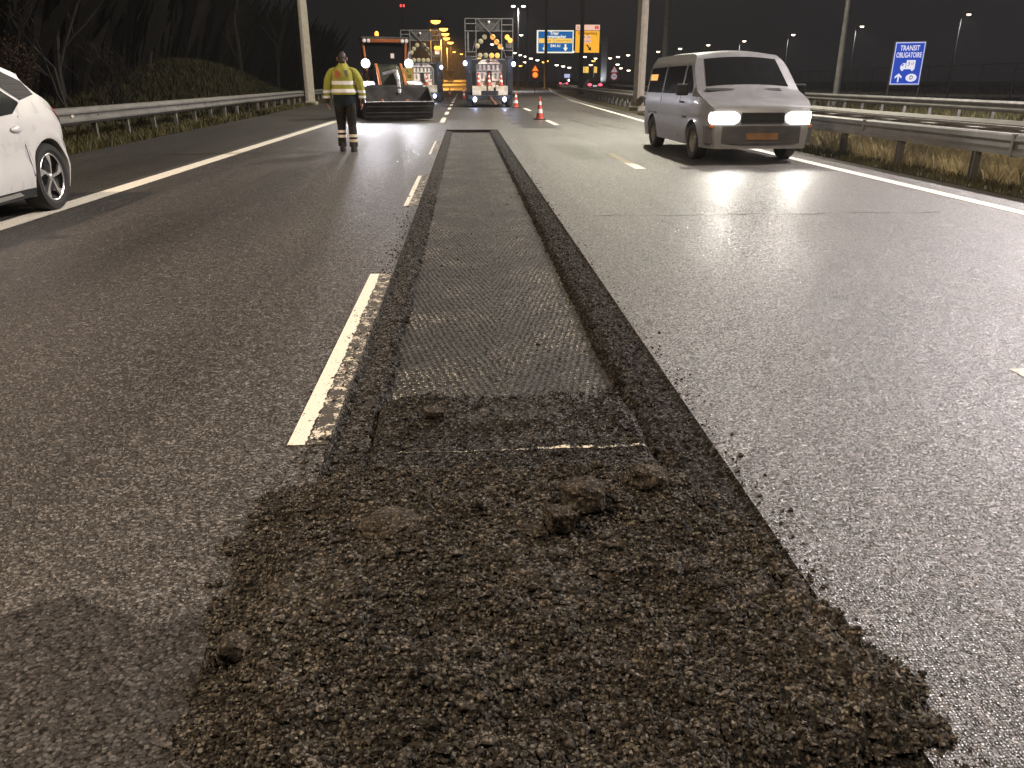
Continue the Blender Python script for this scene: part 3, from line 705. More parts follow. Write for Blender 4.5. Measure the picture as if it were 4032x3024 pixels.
# ================================================================== MASTS AND STREET LAMPS
ORD = ['first', 'second', 'third', 'fourth', 'fifth', 'sixth', 'seventh', 'eighth', 'ninth', 'tenth', 'eleventh', 'twelfth']
def mast(x, y, w0, h, label, watts, col, aimx, m='concrete', rz=.6, spotw=150):
    t = thing('lamp_mast', label, 'lamp mast', (x, y, 0), rz, 'tall lamp masts beside the road')
    a = w0 / 2; b = a * .55
    rr = lambda r, z: [(r * sx, r * sy, z) for sx, sy in ((1, .6), (.6, 1), (-.6, 1), (-1, .6), (-1, -.6), (-.6, -1), (.6, -1), (1, -.6))]
    MB().loft([rr(a, -.3), rr(a, 2.5), rr(b, h)]).build('pole', M[m], t, 30)
    MB().box((0, 0, .02), (w0 * 1.3, w0 * 1.3, .3)).build('base', M[m], t, 0, .03)
    for s in (-1, 1):
        MB().cyl((0, 0, h - .1), (s * 1.5, 0, h + .25), .06, n=8).build('arm', M['galv'], t)
        hd = MB().loft([[(s * (1.4 + u), v, h + .2 + dz) for v, dz in ((-wd, 0), (-wd * .7, .12), (wd * .7, .12), (wd, 0))] for u, wd in ((0, .08), (.2, .18), (.7, .2), (.9, .1))]).build('lamp_head', M['darkpole'], t)
        MB().box((s * 1.85, 0, h + .185), (.6, .28, .02)).build('lamp_lens', M['whitelamp'], hd, 0)
    if watts:
        inv = Matrix.Rotation(-rz, 3, 'Z')
        d = inv @ Vector((aimx - x, 0, -h))
        lamp('SPOT', 'lamp_light', t, (0, 0, h - .02 - a - .4), watts, col, d.to_track_quat('-Z', 'Y').to_euler(), .35, R(spotw), .6)
    return t
mast(8.25, 39, .46, 17, 'thick pale lamp mast on the median directly left of the van', MAST_W * 2.4, (1.0, .93, .74), 2.0)
mast(-9.25, 50, .60, 17, 'thick pale lamp mast behind the left guard rail', MAST_W * .35, WARM, -1.0)
mast(8.3, -3, .46, 14, 'lamp mast on the median behind the viewpoint', MAST_W * .55, WARM, -2.0)
mast(-9.8, 1.5, .46, 11, 'lamp mast left of the shoulder beside the viewpoint', MAST_W * .95, (1.0, .77, .55), 0.0)
mast(19.5, 19, .40, 14, 'lamp mast right of the opposite carriageway', MAST_W * 3.9, (1.0, .91, .89), 3.0)
mast(14.45, 60, .40, 21, 'dark lamp mast rising behind the van roof', 0, WARM, 0, 'darkpole')
mast(12.6, 90, .42, 22, 'dark lamp mast crossing the yellow overhead sign', MAST_W * .8, WARM, 4, 'darkpole')
mast(14.6, 150, .50, 26, 'dark lamp mast crossing the blue overhead sign', 0, WARM, 0, 'darkpole')
mast(18.8, 250, .60, 36, 'dark lamp mast between double lamp and blue overhead sign', 0, WARM, 0, 'darkpole')
mast(18.3, 40, .26, 14, 'slim pale mast between the van and the blue transit sign', 0, WARM, 0, 'galv')

F_, P_, PS_ = 1681., R(21.27), R(3.27)
def ray(px, py):
    u = px - 1106; v = py - 829.5
    fw = F_ * math.cos(P_) - v * math.sin(P_); up = -(F_ * math.sin(P_) + v * math.cos(P_))
    return (u * math.cos(PS_) + fw * math.sin(PS_), -u * math.sin(PS_) + fw * math.cos(PS_), up)
def at_h(px, py, h):
    """where a lamp of height h stands on the ground, seen in that direction"""
    d = ray(px, py); t = (h - CAM_H) / d[2]; return d[0] * t, d[1] * t
def street_lamp(px, py, h, m, label, group, rad=None, arm=.9, side=1, light=None):
    x, y = at_h(px, py, h); D = math.hypot(x, y)
    r0 = rad or min(max(.0022 * D, .24), .85)  # lens widened with distance, its size standing in for glare
    t = thing('street_lamp', label, 'street lamp', (x, y, 0), 0, group)
    MB().cyl((side * arm, 0, -.2), (side * arm, 0, h + .1), .11, .06, 8).build('pole', M['darkpole'], t)
    MB().tube([(side * arm, 0, h), (side * arm * .7, 0, h + .3), (side * .2, 0, h + .32)], .05, 6).build('arm', M['galv'], t)
    hd = MB().loft([[(cx_, v, h + .12 * r0 + dz * r0) for v, dz in ((-wd, 0), (-wd * .6, .5), (wd * .6, .5), (wd, 0))] for cx_, wd in ((-r0 * 1.1, r0 * .4), (-r0 * .6, r0 * .8), (r0 * .6, r0 * .8), (r0 * 1.2, r0 * .3))]).build('lamp_head', M['darkpole'], t)
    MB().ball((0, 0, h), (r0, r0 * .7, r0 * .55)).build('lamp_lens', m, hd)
    if light: lamp('SPOT', 'lamp_light', t, (0, -.3, h - r0 - .1), light[0], light[1], (0, 0, 0), .3, R(150), .5)
    return t
row = [(2092.8, 31), (1862, 57), (1713.7, 75), (1607.8, 88.7), (1530, 97.3), (1469, 105), (1421.8, 111.4), (1384.8, 116), (1356.8, 119), (1335, 122.6), (1318, 125.5)]
for i, (a, b) in enumerate(row):
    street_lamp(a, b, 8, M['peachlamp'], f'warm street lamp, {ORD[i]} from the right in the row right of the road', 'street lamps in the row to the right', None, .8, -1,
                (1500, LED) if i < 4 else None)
org = [(941, 45.9), (958.4, 62.5), (962, 73.4), (964.6, 82.6), (973, 91.8), (981, 112), (996.8, 116.6)]
for i, (a, b) in enumerate(org):
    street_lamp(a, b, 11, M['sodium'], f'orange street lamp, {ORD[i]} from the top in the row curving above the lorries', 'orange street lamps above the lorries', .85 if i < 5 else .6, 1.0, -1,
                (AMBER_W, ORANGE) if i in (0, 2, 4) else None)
wr = [(1111.6, 114), (1123, 118.5), (1134.5, 121.5), (1147, 126), (1161, 129.7)]
for i, (a, b) in enumerate(wr):
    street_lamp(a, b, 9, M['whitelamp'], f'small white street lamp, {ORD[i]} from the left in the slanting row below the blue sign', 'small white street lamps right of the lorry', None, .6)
wr = [(1202.4, 140.3), (1216.5, 143), (1229.7, 145.7)]
for i, (a, b) in enumerate(wr):
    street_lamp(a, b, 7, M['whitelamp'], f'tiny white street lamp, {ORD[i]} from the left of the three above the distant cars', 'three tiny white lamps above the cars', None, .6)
for a, b, h, m, lb in ((1125.8, 75.6, 10, 'whitelamp', 'white street lamp just below the double headed lamp'),
    (1063, 95.5, 9, 'whitelamp', 'white street lamp seen through the right lorry arrow board centre'),
    (1083.6, 104, 9, 'whitelamp', 'small white street lamp seen beside the lit arrow discs'),
    (1035, 126, 7, 'sodium', 'orange street lamp seen just above the right lorry tank'),
    (1133.7, 134, 7, 'peachlamp', 'small amber lamp low right of the right lorry'),
    (1124.5, 141.9, 6, 'sodium', 'tiny orange lamp lowest right of the right lorry'),
    (1181, 131.4, 8, 'sodium', 'big amber street lamp below the blue overhead sign'),
    (1174.7, 134, 7.6, 'sodium', 'amber street lamp touching the left of the big amber one'),
    (1236.8, 81.4, 13, 'whitelamp', 'white street lamp at the upper right edge of the blue sign'),
    (1238, 110.9, 10, 'whitelamp', 'bright white street lamp at the lower right corner of the blue sign'),
    (1263, 122.5, 9, 'whitelamp', 'white street lamp below the yellow overhead sign'),
    (1282, 131.4, 8, 'sodium', 'big amber street lamp under the yellow overhead sign'),
    (1286, 126, 9, 'peachlamp', 'pale lamp touching the top of the amber one under the yellow sign'),
    (1276, 140, 6, 'peachlamp', 'tiny warm lamp above the distant yellow panels'),
    (1303, 122.5, 8, 'peachlamp', 'small warm lamp in front of the gantry column'),
    (1334, 139, 6, 'whitelamp', 'tiny white lamp just above the speed limit sign'),
    (1341, 147, 5.5, 'peachlamp', 'small warm lamp right of the speed limit sign'),
    (1357.8, 151.8, 5.5, 'peachlamp', 'low warm lamp between speed limit sign and thick mast')):
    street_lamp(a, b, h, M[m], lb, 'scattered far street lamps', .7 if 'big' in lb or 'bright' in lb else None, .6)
# double headed lamp
x, y = at_h(1119.7, 13.5, 11.6)
t = thing('street_lamp', 'double headed white street lamp on a tall pole right of the lorry', 'street lamp', (x, y, 0), 0, 'scattered far street lamps')
MB().cyl((0, 0, -.2), (0, 0, 11.4), .13, .08, 8).build('pole', M['galv'], t)
for s in (-1, 1):
    MB().cyl((0, 0, 11.3), (s * .72, 0, 11.75), .05, n=6).build('arm', M['galv'], t)
    h = MB().box((s * .75, 0, 11.75), (.6, .35, .12)).build('lamp_head', M['darkpole'], t, 0, .02)
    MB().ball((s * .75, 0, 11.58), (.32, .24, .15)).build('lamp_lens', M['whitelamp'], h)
lamp('SPOT', 'lamp_light', t, (0, -.5, 11.2), 5000, LED, (0, 0, 0), .4, R(150), .5)
# obstruction lights on a thin mast
x, y = 320 * -.0695, 320.0
t = thing('radio_mast', 'thin dark mast carrying two red lights in the night sky', 'radio mast', (x, y, 0))
mb = MB(); 
for k in range(3): mb.cyl((.6 * math.cos(k * 2.1), .6 * math.sin(k * 2.1), -.2), (.25 * math.cos(k * 2.1), .25 * math.sin(k * 2.1), 27), .05, n=5)
for z in np.arange(1, 27, 1.3):
    q = .6 - .35 * z / 27
    for k in range(3): mb.bar((q * math.cos(k * 2.1), q * math.sin(k * 2.1), z), (q * math.cos(k * 2.1 + 2.1), q * math.sin(k * 2.1 + 2.1), z + 1.2), .04, .04)
mb.build('lattice', M['darkpole'], t)
for s in (-1, 1): MB().ball((s * .55, -.3, 27.2), (.32, .32, .5), 10, 7).build('red_light', M['redlamp'], t)

# ================================================================== SIGNS
YB = R(90)
t = thing('road_sign', 'blue TRANSIT OBLIGATOIRE sign with lorry symbol on two posts', 'road sign', (22.75, 42, 0), R(-24)); t.scale = (.86, 1, 1)
for s in (-1, 1): MB().cyl((s * .84, .06, -.2), (s * .84, .06, 3.2), .045, n=8).build('post', M['galv'], t)
fr = MB().box((0, .02, 2.14), (1.74, .06, 2.14)).build('frame', M['darkpole'], t, 0, .01)
MB().box((0, -.014, 2.14), (1.60, .012, 2.02)).build('border', M['signborder'], t, 0)
MB().box((0, -.022, 2.14), (1.50, .012, 1.92)).build('panel', M['signblue'], t, 0)
lettering('TRANSIT', .34, M['signwhite'], t, (0, -.034, 2.86), sx=.78, bold=.006)
lettering('OBLIGATOIRE', .34, M['signwhite'], t, (0, -.034, 2.53), sx=.64, bold=.006)
pl = lambda u, v, d: (u, -.030 - d, v)
lo = MB(); lo.prism([(-.06, 1.93), (.42, 1.93), (.42, 2.30), (-.06, 2.30)], pl, .008); lo.prism([(-.36, 1.87), (-.09, 1.87), (-.09, 2.16), (-.24, 2.16), (-.36, 2.03)], pl, .008)
lo.prism([(-.36, 1.87), (.42, 1.87), (.42, 1.93), (-.36, 1.93)], pl, .007)
for cx_ in (-.24, .30): lo.prism([(cx_ + .075 * math.cos(a), 1.86 + .075 * math.sin(a)) for a in np.linspace(0, 2 * math.pi, 16)[:-1]], pl, .010)
lo.build('lorry_symbol', M['signwhite'], t, 0)
MB().prism([(-.32, 2.03), (-.20, 2.03), (-.20, 2.12), (-.25, 2.12)], pl, .011).build('window_symbol', M['signblue'], t, 0)
lettering('3', .28, M['signblack'], t, (.07, -.042, 2.12)); lettering('t5', .19, M['signblack'], t, (.27, -.042, 2.14))
MB().prism([(-.42, 1.25), (-.34, 1.25), (-.34, 1.52), (-.20, 1.42), (-.20, 1.52), (-.38, 1.67), (-.58, 1.52), (-.58, 1.42), (-.42, 1.52)], pl, .008).build('arrow', M['signwhite'], t, 0)
MB().prism([(.32 + .30 * math.cos(a), 1.46 + .19 * math.sin(a)) for a in np.linspace(0, 2 * math.pi, 28)[:-1]], pl, .008).build('oval', M['signwhite'], t, 0)
lettering('D', .26, M['signblack'], t, (.32, -.042, 1.46), bold=.006)

GY_ = 170.0
t = thing('sign_gantry', 'pale steel gantry column and beam carrying the overhead signs', 'gantry', (0, GY_, 0))
MB().box((28.5, .4, 4.9), (1.15, .8, 9.9)).build('column', M['galv'], t, 0, .05)
MB().box((21.0, .4, 9.0), (14.0, .7, .9)).build('beam', M['galv'], t, 0, .05)
MB().box((28.5, .4, .1), (1.8, 1.4, .5)).build('base', M['concrete'], t, 0, .03)
MB().box((27.6, -1.6, .25), (.35, .25, .3)).build('flood_lamp', M['whitelamp'], t, 0, .03)
lamp('SPOT', 'flood_light', t, (27.6, -1.75, .5), 1600, (.85, .9, 1.0), aim((27.6, -1.75, .5), (28.6, .4, 5.5)), .15, R(100), .8)
MB().tube([(26.4, 0, 0), (26.4, 0, 9.5), (26.2, 0, 11.3), (25.3, 0, 11.8)], .09, 6).build('bracket_pole', M['galv'], t)
MB().cyl((28.5, .4, 9.8), (28.5, .4, 11.2), .06, n=6).build('antenna', M['darkpole'], t)
t = thing('direction_sign', 'blue overhead sign for Trier with two white down arrows', 'overhead sign', (18.35, GY_ - .55, 8.65))
MB().box((0, .3, 0), (7.5, .4, 4.3)).build('housing', M['darksteel'], t, 0, .03)
MB().box((0, .085, 0), (7.4, .05, 4.2)).build('border', M['backlitwhite'], t, 0)
MB().box((.05, .04, .02), (6.9, .05, 3.75)).build('panel', M['backlitblue'], t, 0)
bd = MB().box((.05, .0, .18), (6.7, .04, .85)).build('amber_band', M['backlitband'], t, 0)
MB().box((-.25, -.022, .18), (.1, .01, .86)).build('divider', M['backlitblue'], bd, 0)
lettering('Trier', .85, M['backlitwhite'], t, (-.2, .0, 1.52), bold=.02); lettering('Grevenmacher', .80, M['backlitwhite'], t, (0, .0, .92), sx=.9, bold=.02)
lettering('Cents', .55, M['signblack'], t, (-1.5, -.03, .18)); lettering('Centre de Fret Est', .5, M['signblack'], t, (1.65, -.03, .18), sx=.8)
lettering('E44 A1', .70, M['backlitwhite'], t, (.1, .0, -.78), bold=.02)
dp = lambda u, v, d: (u, .012 - d, v)
for cx_ in (-2.1, 2.1): MB().prism([(cx_ - .16, -.45), (cx_ + .16, -.45), (cx_ + .16, -1.1), (cx_ + .48, -1.1), (cx_, -1.8), (cx_ - .48, -1.1), (cx_ - .16, -1.1)], dp, .03).build('arrow', M['backlitwhite'], t, 0)
t = thing('direction_sign', 'yellow overhead sign for Senningerberg with black slanting arrow', 'overhead sign', (24.85, GY_ - .55, 9.2))
MB().box((0, .3, 0), (5.0, .4, 5.2)).build('housing', M['darksteel'], t, 0, .03)
MB().box((0, .08, -.55), (4.85, .05, 4.0)).build('panel', M['backlityellow'], t, 0)
hd = MB().box((0, .08, 2.06), (4.85, .05, 1.02)).build('header', M['backlitpale'], t, 0)
MB().box((1.8, .045, 2.06), (.75, .03, .55)).build('number_plate', M['backlitred'], hd, 0)
lettering('1', .5, M['backlitwhite'], t, (1.8, .02, 2.06)); lettering('(a1)', .7, M['signblack'], t, (-1.65, .045, 2.06))
lettering('Senningerberg', .72, M['signblack'], t, (0, .045, 1.02), sx=.92, bold=.01)
for z, s, wd in ((.30, 'B. 166', 1.4), (-.42, 'Be-ndorf', 1.9)):
    q = MB().box((-.1, .045, z), (wd, .03, .58)).build('text_plate', M['backlitpale'], t, 0); lettering(s, .48, M['signblack'], t, (-.1, .02, z))
ar = MB(); ar.prism([(-.12, -.8), (.12, -.8), (.12, .05), (.42, .05), (0, .62), (-.42, .05), (-.12, .05)], lambda u, v, d: (.4 + u * math.cos(R(-140)) - v * math.sin(R(-140)), .05 - d, -1.7 + u * math.sin(R(-140)) + v * math.cos(R(-140))), .03)
ar.build('arrow', M['signblack'], t, 0)

def sign_pair(px, py0, py1, Y, label, mf, mb_, txt, mark):
    d = ray(px, py1); tt = Y / d[1]; x = d[0] * tt
    z1 = CAM_H + ray(px, py0)[2] * Y / ray(px, py0)[1]; z0 = CAM_H + d[2] * tt; H_ = z1 - z0
    t = thing('warning_sign', label, 'road sign', (x, Y, 0))
    MB().cyl((0, .06, -.2), (0, .06, z1 - .1), .05, n=6).build('post', M['galv'], t)
    s = H_ * .50
    tri = lambda k: [(-.62 * s * k, z1 - s * .97 + (1 - k) * s * .32), (.62 * s * k, z1 - s * .97 + (1 - k) * s * .32), (0, z1 - (1 - k) * s * .66)]
    q = MB().prism(tri(1), lambda u, v, e: (u, -e, v), .03).build('triangle', M[mb_], t, 0)
    MB().prism(tri(.72), lambda u, v, e: (u, -.032 - e, v), .01).build('triangle_face', M[mf], q, 0)
    MB().box((0, -.05, z1 - s * .64), (.05 * s, .01, .22 * s)).ball((0, -.05, z1 - s * .46), (.05 * s, .01, .05 * s), 8, 6).box((.06 * s, -.05, z1 - s * .74), (.12 * s, .01, .04 * s)).build('symbol', M['signblack'], q, 0)
    c = z0 + s * .5; ring = lambda r: [(r * math.cos(a), c + r * math.sin(a)) for a in np.linspace(0, 2 * math.pi, 29)[:-1]]
    q = MB().prism(ring(s * .5), lambda u, v, e: (u, -e, v), .03).build('disc', M[mb_], t, 0)
    MB().prism(ring(s * .40), lambda u, v, e: (u, -.032 - e, v), .01).build('disc_face', M[mf], q, 0)
    lettering(txt, s * .46, M[mark], q, (0, -.048, c))
sign_pair(1156, 140, 169, 95, 'amber warning triangle with added glow over a round sign right of the lorry', 'warnyellow', 'warnred', '70', 'amberdisc')
sign_pair(1326, 142, 173, 80, 'pale roadworks triangle over a 90 sign left of the thick mast', 'signpale', 'signred2', '90', 'signblack')
for px, py, wd, ht, lb in ((1263.5, 150.7, 1.9, 1.5, 'wider yellow panel far off under the yellow overhead sign'), (1286.5, 150.7, .75, 1.5, 'narrow yellow panel far off beside the gantry column')):
    Y = 220; d = ray(px, py); k = Y / d[1]
    t = thing('yellow_sign', lb, 'road sign', (d[0] * k, Y, 0))
    zc = CAM_H + d[2] * k
    MB().cyl((0, .08, -.2), (0, .08, zc), .06, n=6).build('post', M['galv'], t)
    MB().box((-wd * .27, 0, zc), (wd * .48, .06, ht)).box((wd * .27, 0, zc), (wd * .48, .06, ht)).build('panel', M['backlitband'], t, 0)
d = ray(1225, 164); k = 240 / d[1]
t = thing('parking_sign', 'small lit blue sign above the left distant car', 'road sign', (d[0] * k, 240, 0))
MB().cyl((0, .1, -.2), (0, .1, 2.6), .07, n=6).build('post', M['galv'], t); MB().box((0, 0, 2.7), (1.6, .1, 1.0)).build('panel', M['signborder'], t, 0)
MB().ball((.5, -.1, 1.5), (.22, .2, .35), 8, 6).build('lamp', M['whitelamp'], t)

# ================================================================== CONES
def cone_proto():
    t = thing('traffic_cone', '', 'traffic cone', group='red and white traffic cones')
    def seg(a, b): 
        ra = .135 * (1 - a / .80) + .022 * a / .8; rb = .135 * (1 - b / .80) + .022 * b / .8
        return [(a, ra), (b, rb)]
    MB().lathe([(.03, .0)] + [(.03, .155), (.06, .140)] + seg(.06, .76) + [(.765, 0)], 'z', n=20).build('body', M['conered'], t)
    for a, b in ((.22, .36), (.50, .62)):
        ra, rb = [q[1] + .004 for q in seg(a, b)]
        MB().lathe([(a, ra - .01), (a, ra), (b, rb), (b, rb - .01)], 'z', n=20).build('white_band', M['conewhite'], t)
    MB().prism([(sx * .19, sy * .16) for sx, sy in ((-1, -1), (1, -1), (1, 1), (-1, 1))], lambda u, v, e: (u * 1.0, v * 1.15, e), .035).build('base', M['black'], t, 0, .008)
    return t
cone0 = cone_proto()
first = True
def cone(x, y, z, label, rz=0, s=1.0, tilt=0):
    global first
    c = cone0 if first else copy_tree(cone0); first = False
    c.location = (x, y, z); c.rotation_euler = (0, tilt, rz); c.scale = (s, s, s); c['label'] = label
cone(2.69, 29.6, .002, 'nearest traffic cone, standing on the right lane line', .1)
cone(2.68, 43.3, .002, 'traffic cone standing right beside the right lorry rear wheel', .4)
cone(-2.62, 86, .002, 'traffic cone on the road just right of the left lorry, farthest left', .2, 1.05)
cone(-1.35, 76, .002, 'traffic cone standing midway between the two lorries', .7, 1.05)
cone(-.05, 66, .002, 'traffic cone partly hidden by the left side of the right lorry', .3, 1.05)

# ================================================================== ARROW LORRIES
def lorry(x, y, label, lit):
    t = thing('arrow_lorry', label, 'lorry', (x, y, 0), 0, 'road works lorries with arrow boards')
    # chassis, axles, cab far side
    MB().box((0, 3.2, .72), (.9, 6.2, .22)).build('chassis', M['steelblue'], t, 0, .02)
    MB().box((0, .10, .50), (2.3, .12, .20)).box((-.75, .14, .3), (.06, .06, .34)).box((.75, .14, .3), (.06, .06, .34)).build('rear_bumper', M['steelblue'], t, 0, .015)
    for sx in (-1, 1):
        for yy in (1.1, 5.4):
            wv = MB().lathe([(-.14, .28), (-.15, .42), (-.11, .47), (.11, .47), (.15, .42), (.14, .28)], 'x', (sx * 1.03, yy, .47), 28).build('wheel', M['rubber'], t)
            MB().lathe([(-.10, .02), (-.06, .18), (-.10, .29), (.10, .29), (.06, .18), (.10, .02)], 'x', (sx * 1.03, yy, .47), 20).build('rim', M['darksteel'], wv)
        MB().box((sx * 1.07, .28, .52), (.28, .03, .92)).build('mud_flap', M['black'], t, 0, .01)
        MB().box((sx * 1.07, .75, 1.62), (.30, 1.1, 1.75)).build('side_cabinet', M['steelblue'], t, 0, .02)
        MB().box((sx * 1.05, .185, 1.75), (.10, .02, .14)).build('reflector', M['panelgrey'], t, 0)
    MB().loft([[(q * 1.0, yy, zz) for q, zz in ((-1.1, .85), (-1.18, 1.2), (-1.1, 2.35), (-.95, 2.5), (.95, 2.5), (1.1, 2.35), (1.18, 1.2), (1.1, .85))] for yy in (4.6, 4.7, 6.1, 6.35)]).build('cab', M['steelblue'], t, 30, .03)
    MB().box((0, 6.36, 1.95), (1.9, .02, .75)).build('windscreen', M['glass'], t, 0)
    MB().box((0, 2.6, .90), (2.2, 4.0, .14)).build('deck', M['darksteel'], t, 0, .01)
    # tank with arched top
    arch = [(-.66, .95)] + [(-.66, 1.95)] + [(.66 * math.cos(a), 1.95 + .45 * math.sin(a)) for a in np.linspace(math.pi * .93, math.pi * .07, 13)] + [(.66, 1.95), (.66, .95)]
    tk = MB().prism(arch, lambda u, v, e: (u, .55 + e, v), 2.6).build('tank', M['tank'], t, 35, .02)
    sb = MB()
    for z, zz in ((2.03, .24), (1.60, .26)):
        for k, xx in enumerate((-.58, -.36, -.14, .12, .34, .56)):
            if z > 1.9 or abs(xx) > .2: sb.box((xx, .535, z - .05), (.10, .02, zz))
    sb.build('stripe', M['stripe'], tk, 0)
    fb = MB()
    for z in (2.12, 1.80, 1.30, .98): fb.box((0, .515, z), (1.34, .05, .035))
    for xx in (-.67, .67): fb.box((xx, .515, 1.5), (.04, .05, 1.2))
    fb.build('tank_frame', M['stripe'], t, 0)
    MB().box((.02, .49, 1.52), (.22, .06, .56)).build('tank_ladder', M['black'], t, 0)
    MB().box((.0, .50, 2.33), (.06, .06, .22)).build('tank_strap', M['black'], t, 0)
    for xx, wd in ((-.52, .78), (.08, .34), (.66, .66)):
        MB().box((xx - .02, .32, .83), (wd - .04, .42, .46)).build('storage_box', M['beige'], t, 0, .012)
    MB().tube([(.05, .02, .52), (.10, -.10, .38), (.24, -.16, .2), (.34, -.14, .14)], [.06, .07, .10, .07], 8).build('tow_hitch', M['rust'], t)
    # arrow board
    zt = 4.28; L, Rr = -1.22, 1.22; k = .00327
    X = lambda q: (q - 915) * k
    Z = lambda q: zt - (q - 112) * k
    ab = MB()
    for q in (540, 710, 1115, 1290): ab.bar((X(q), .3, Z(112)), (X(q), .3, Z(700)), .045, .045)
    for q, a, b in ((112, 540, 1290), (290, 540, 1290), (700, 540, 1290), (185, 540, 710), (200, 1115, 1290), (570, 1115, 1290), (590, 540, 710), (660, 540, 710)):
        ab.bar((X(a), .3, Z(q)), (X(b), .3, Z(q)), .04, .04)
    ab.bar((X(585), .28, Z(310)), (X(585), .28, Z(600)), .08, .03)
    ab.bar((X(640), .3, Z(600)), (X(700), .3, Z(420)), .02, .02); ab.bar((X(1190), .3, Z(690)), (X(1130), .3, Z(520)), .03, .03)
    ar_ = ab.build('arrow_frame', M['frame'], t, 0)
    MB().bar((X(745), .22, Z(125)), (X(1125), .22, Z(520)), .09, .03).bar((X(1085), .235, Z(125)), (X(940), .235, Z(290)), .09, .03).build('diagonal_brace', M['frame'], t, 0)
    MB().box((0, .36, Z(205)), (X(1115) - X(710), .02, Z(125) - Z(285))).build('mesh_panel', M['panelgrey'], t, 0)
    MB().ball((X(912), .18, Z(168)), .075, 10, 7).build('camera_ball', M['conewhite'], t)
    for i, (px, py) in enumerate(((845, 375), (782, 440), (730, 507), (975, 375), (1035, 445), (1090, 515), (770, 645), (862, 645), (955, 645), (1045, 645))):
        on = lit and i in (3, 4, 5, 8, 9)
        MB().lathe([(.27, 0), (.27, .10), (.285, .128), (.34, .13), (.34, 0)], 'y', (X(px), 0, Z(py)), 20).build('arrow_lamp', M['amberdisc'] if on else M['lampoff'], t, 40)
    for px, py in (((1200, 380), (1245, 425)) if lit else ((1205, 425), (1265, 425))):
        MB().ball((X(px), .2, Z(py)), (.12, .1, .12), 10, 7).build('flashing_lamp', M['amberlamp'], t)
    MB().box((X(1225), .34, Z(500)), (.30, .10, .26)).build('control_box', M['tank'] if not lit else M['frame'], t, 0, .01)
    # posts that carry the board, and the blue white lamps
    for sx in (-1, 1):
        MB().bar((sx * .95, .45, .95), (sx * .95, .32, 2.5), .08, .08).build('board_post', M['steelblue'], t, 0)
        MB().cyl((sx * 1.10, .3, 2.02), (sx * 1.25, .12, 2.04), .025, n=6).build('lamp_bracket', M['darksteel'], t)
        l1 = MB().ball((sx * 1.26, .05, 2.16 if sx < 0 else 2.12), (.10, .07, .12), 12, 8).build('upper_lamp', M['bluelamp'], t)
        MB().ball((sx * .78, .0, .40), (.10, .06, .125), 12, 8).build('lower_lamp', M['bluelamp'], t)
        lamp('POINT', 'lamp_light', t, (sx * 1.26, -.2, 2.14), TRUCK_W, BLUE, None, .08)
        lamp('POINT', 'lamp_light', t, (sx * .78, -.2, .42), TRUCK_W * .8, BLUE, None, .08)
    return t
lorry(1.32, 43.6, 'right lorry with lit amber arrow lamps and white tank', True)
lorry(-2.70, 53.6, 'left lorry with unlit arrow lamps, half hidden by the loader', False)
lamp_parent = None
for x, lb in ((.745, 'leftmost of the three cones on the right lorry rear deck'), (1.30, 'middle of the three cones on the right lorry rear deck'), (1.93, 'rightmost of the three cones on the right lorry rear deck')):
    cone(x, 43.88, 1.062, lb, 0, .84)
cone(-2.42, 53.9, 1.062, 'cone standing on the left lorry rear deck', 0, .9)

# ================================================================== LOADER
t = thing('wheel_loader', 'orange wheel loader with two bright lamps and a raised wide bucket', 'wheel loader', (-2.86, 31.1, 0), R(14)); t.scale = (1.06, 1, 1.02)
def wheel(parent, x, y, r_, wd, spokes=None, rimm='darksteel', n=36):
    wv = MB().lathe([(-wd * .42, r_ * .62), (-wd * .5, r_ * .80), (-wd * .46, r_ * .94), (-wd * .34, r_), (wd * .34, r_), (wd * .46, r_ * .94), (wd * .5, r_ * .80), (wd * .42, r_ * .62)], 'x', (x, y, r_), n)
    return wv.build('wheel', M['rubber'], parent)
for sx in (-1, 1):
    for yy, rr2 in ((-.75, .56), (1.25, .62)):
        wv = wheel(t, sx * .80, yy, rr2, .42)
        MB().lathe([(-.12, 0), (-.10, .12), (-.16, rr2 * .62), (.16, rr2 * .62), (.10, .12), (.12, 0)], 'x', (sx * .80, yy, rr2), 20).build('rim', M['orange'], wv)
    fd = MB(); fd.loft([[(sx * .80 - .24, -.75 + .66 * math.cos(a), .58 + .66 * math.sin(a)), (sx * .80 + .24, -.75 + .66 * math.cos(a), .58 + .66 * math.sin(a)),
                        (sx * .80 + .24, -.75 + .70 * math.cos(a), .58 + .70 * math.sin(a)), (sx * .80 - .24, -.75 + .70 * math.cos(a), .58 + .70 * math.sin(a))] for a in np.linspace(.3, 2.6, 9)])
    fd.build('fender', M['chrome'], t)
MB().box((0, .3, .72), (.95, 2.6, .5)).build('chassis', M['darksteel'], t, 0, .03)
MB().loft([[(q * .55 * s, yy, zz) for q, zz in ((-1, .9), (-1, 1.55 * h), (-.7, 1.80 * h), (.7, 1.80 * h), (1, 1.55 * h), (1, .9))] for yy, s, h in ((-.55, .72, .95), (-.35, .9, 1.0), (.2, 1, 1.03))]).build('hood', M['olive'], t, 35, .02)
MB().box((0, 1.5, 1.15), (1.3, 1.2, .8)).build('engine_cover', M['orange'], t, 0, .06)
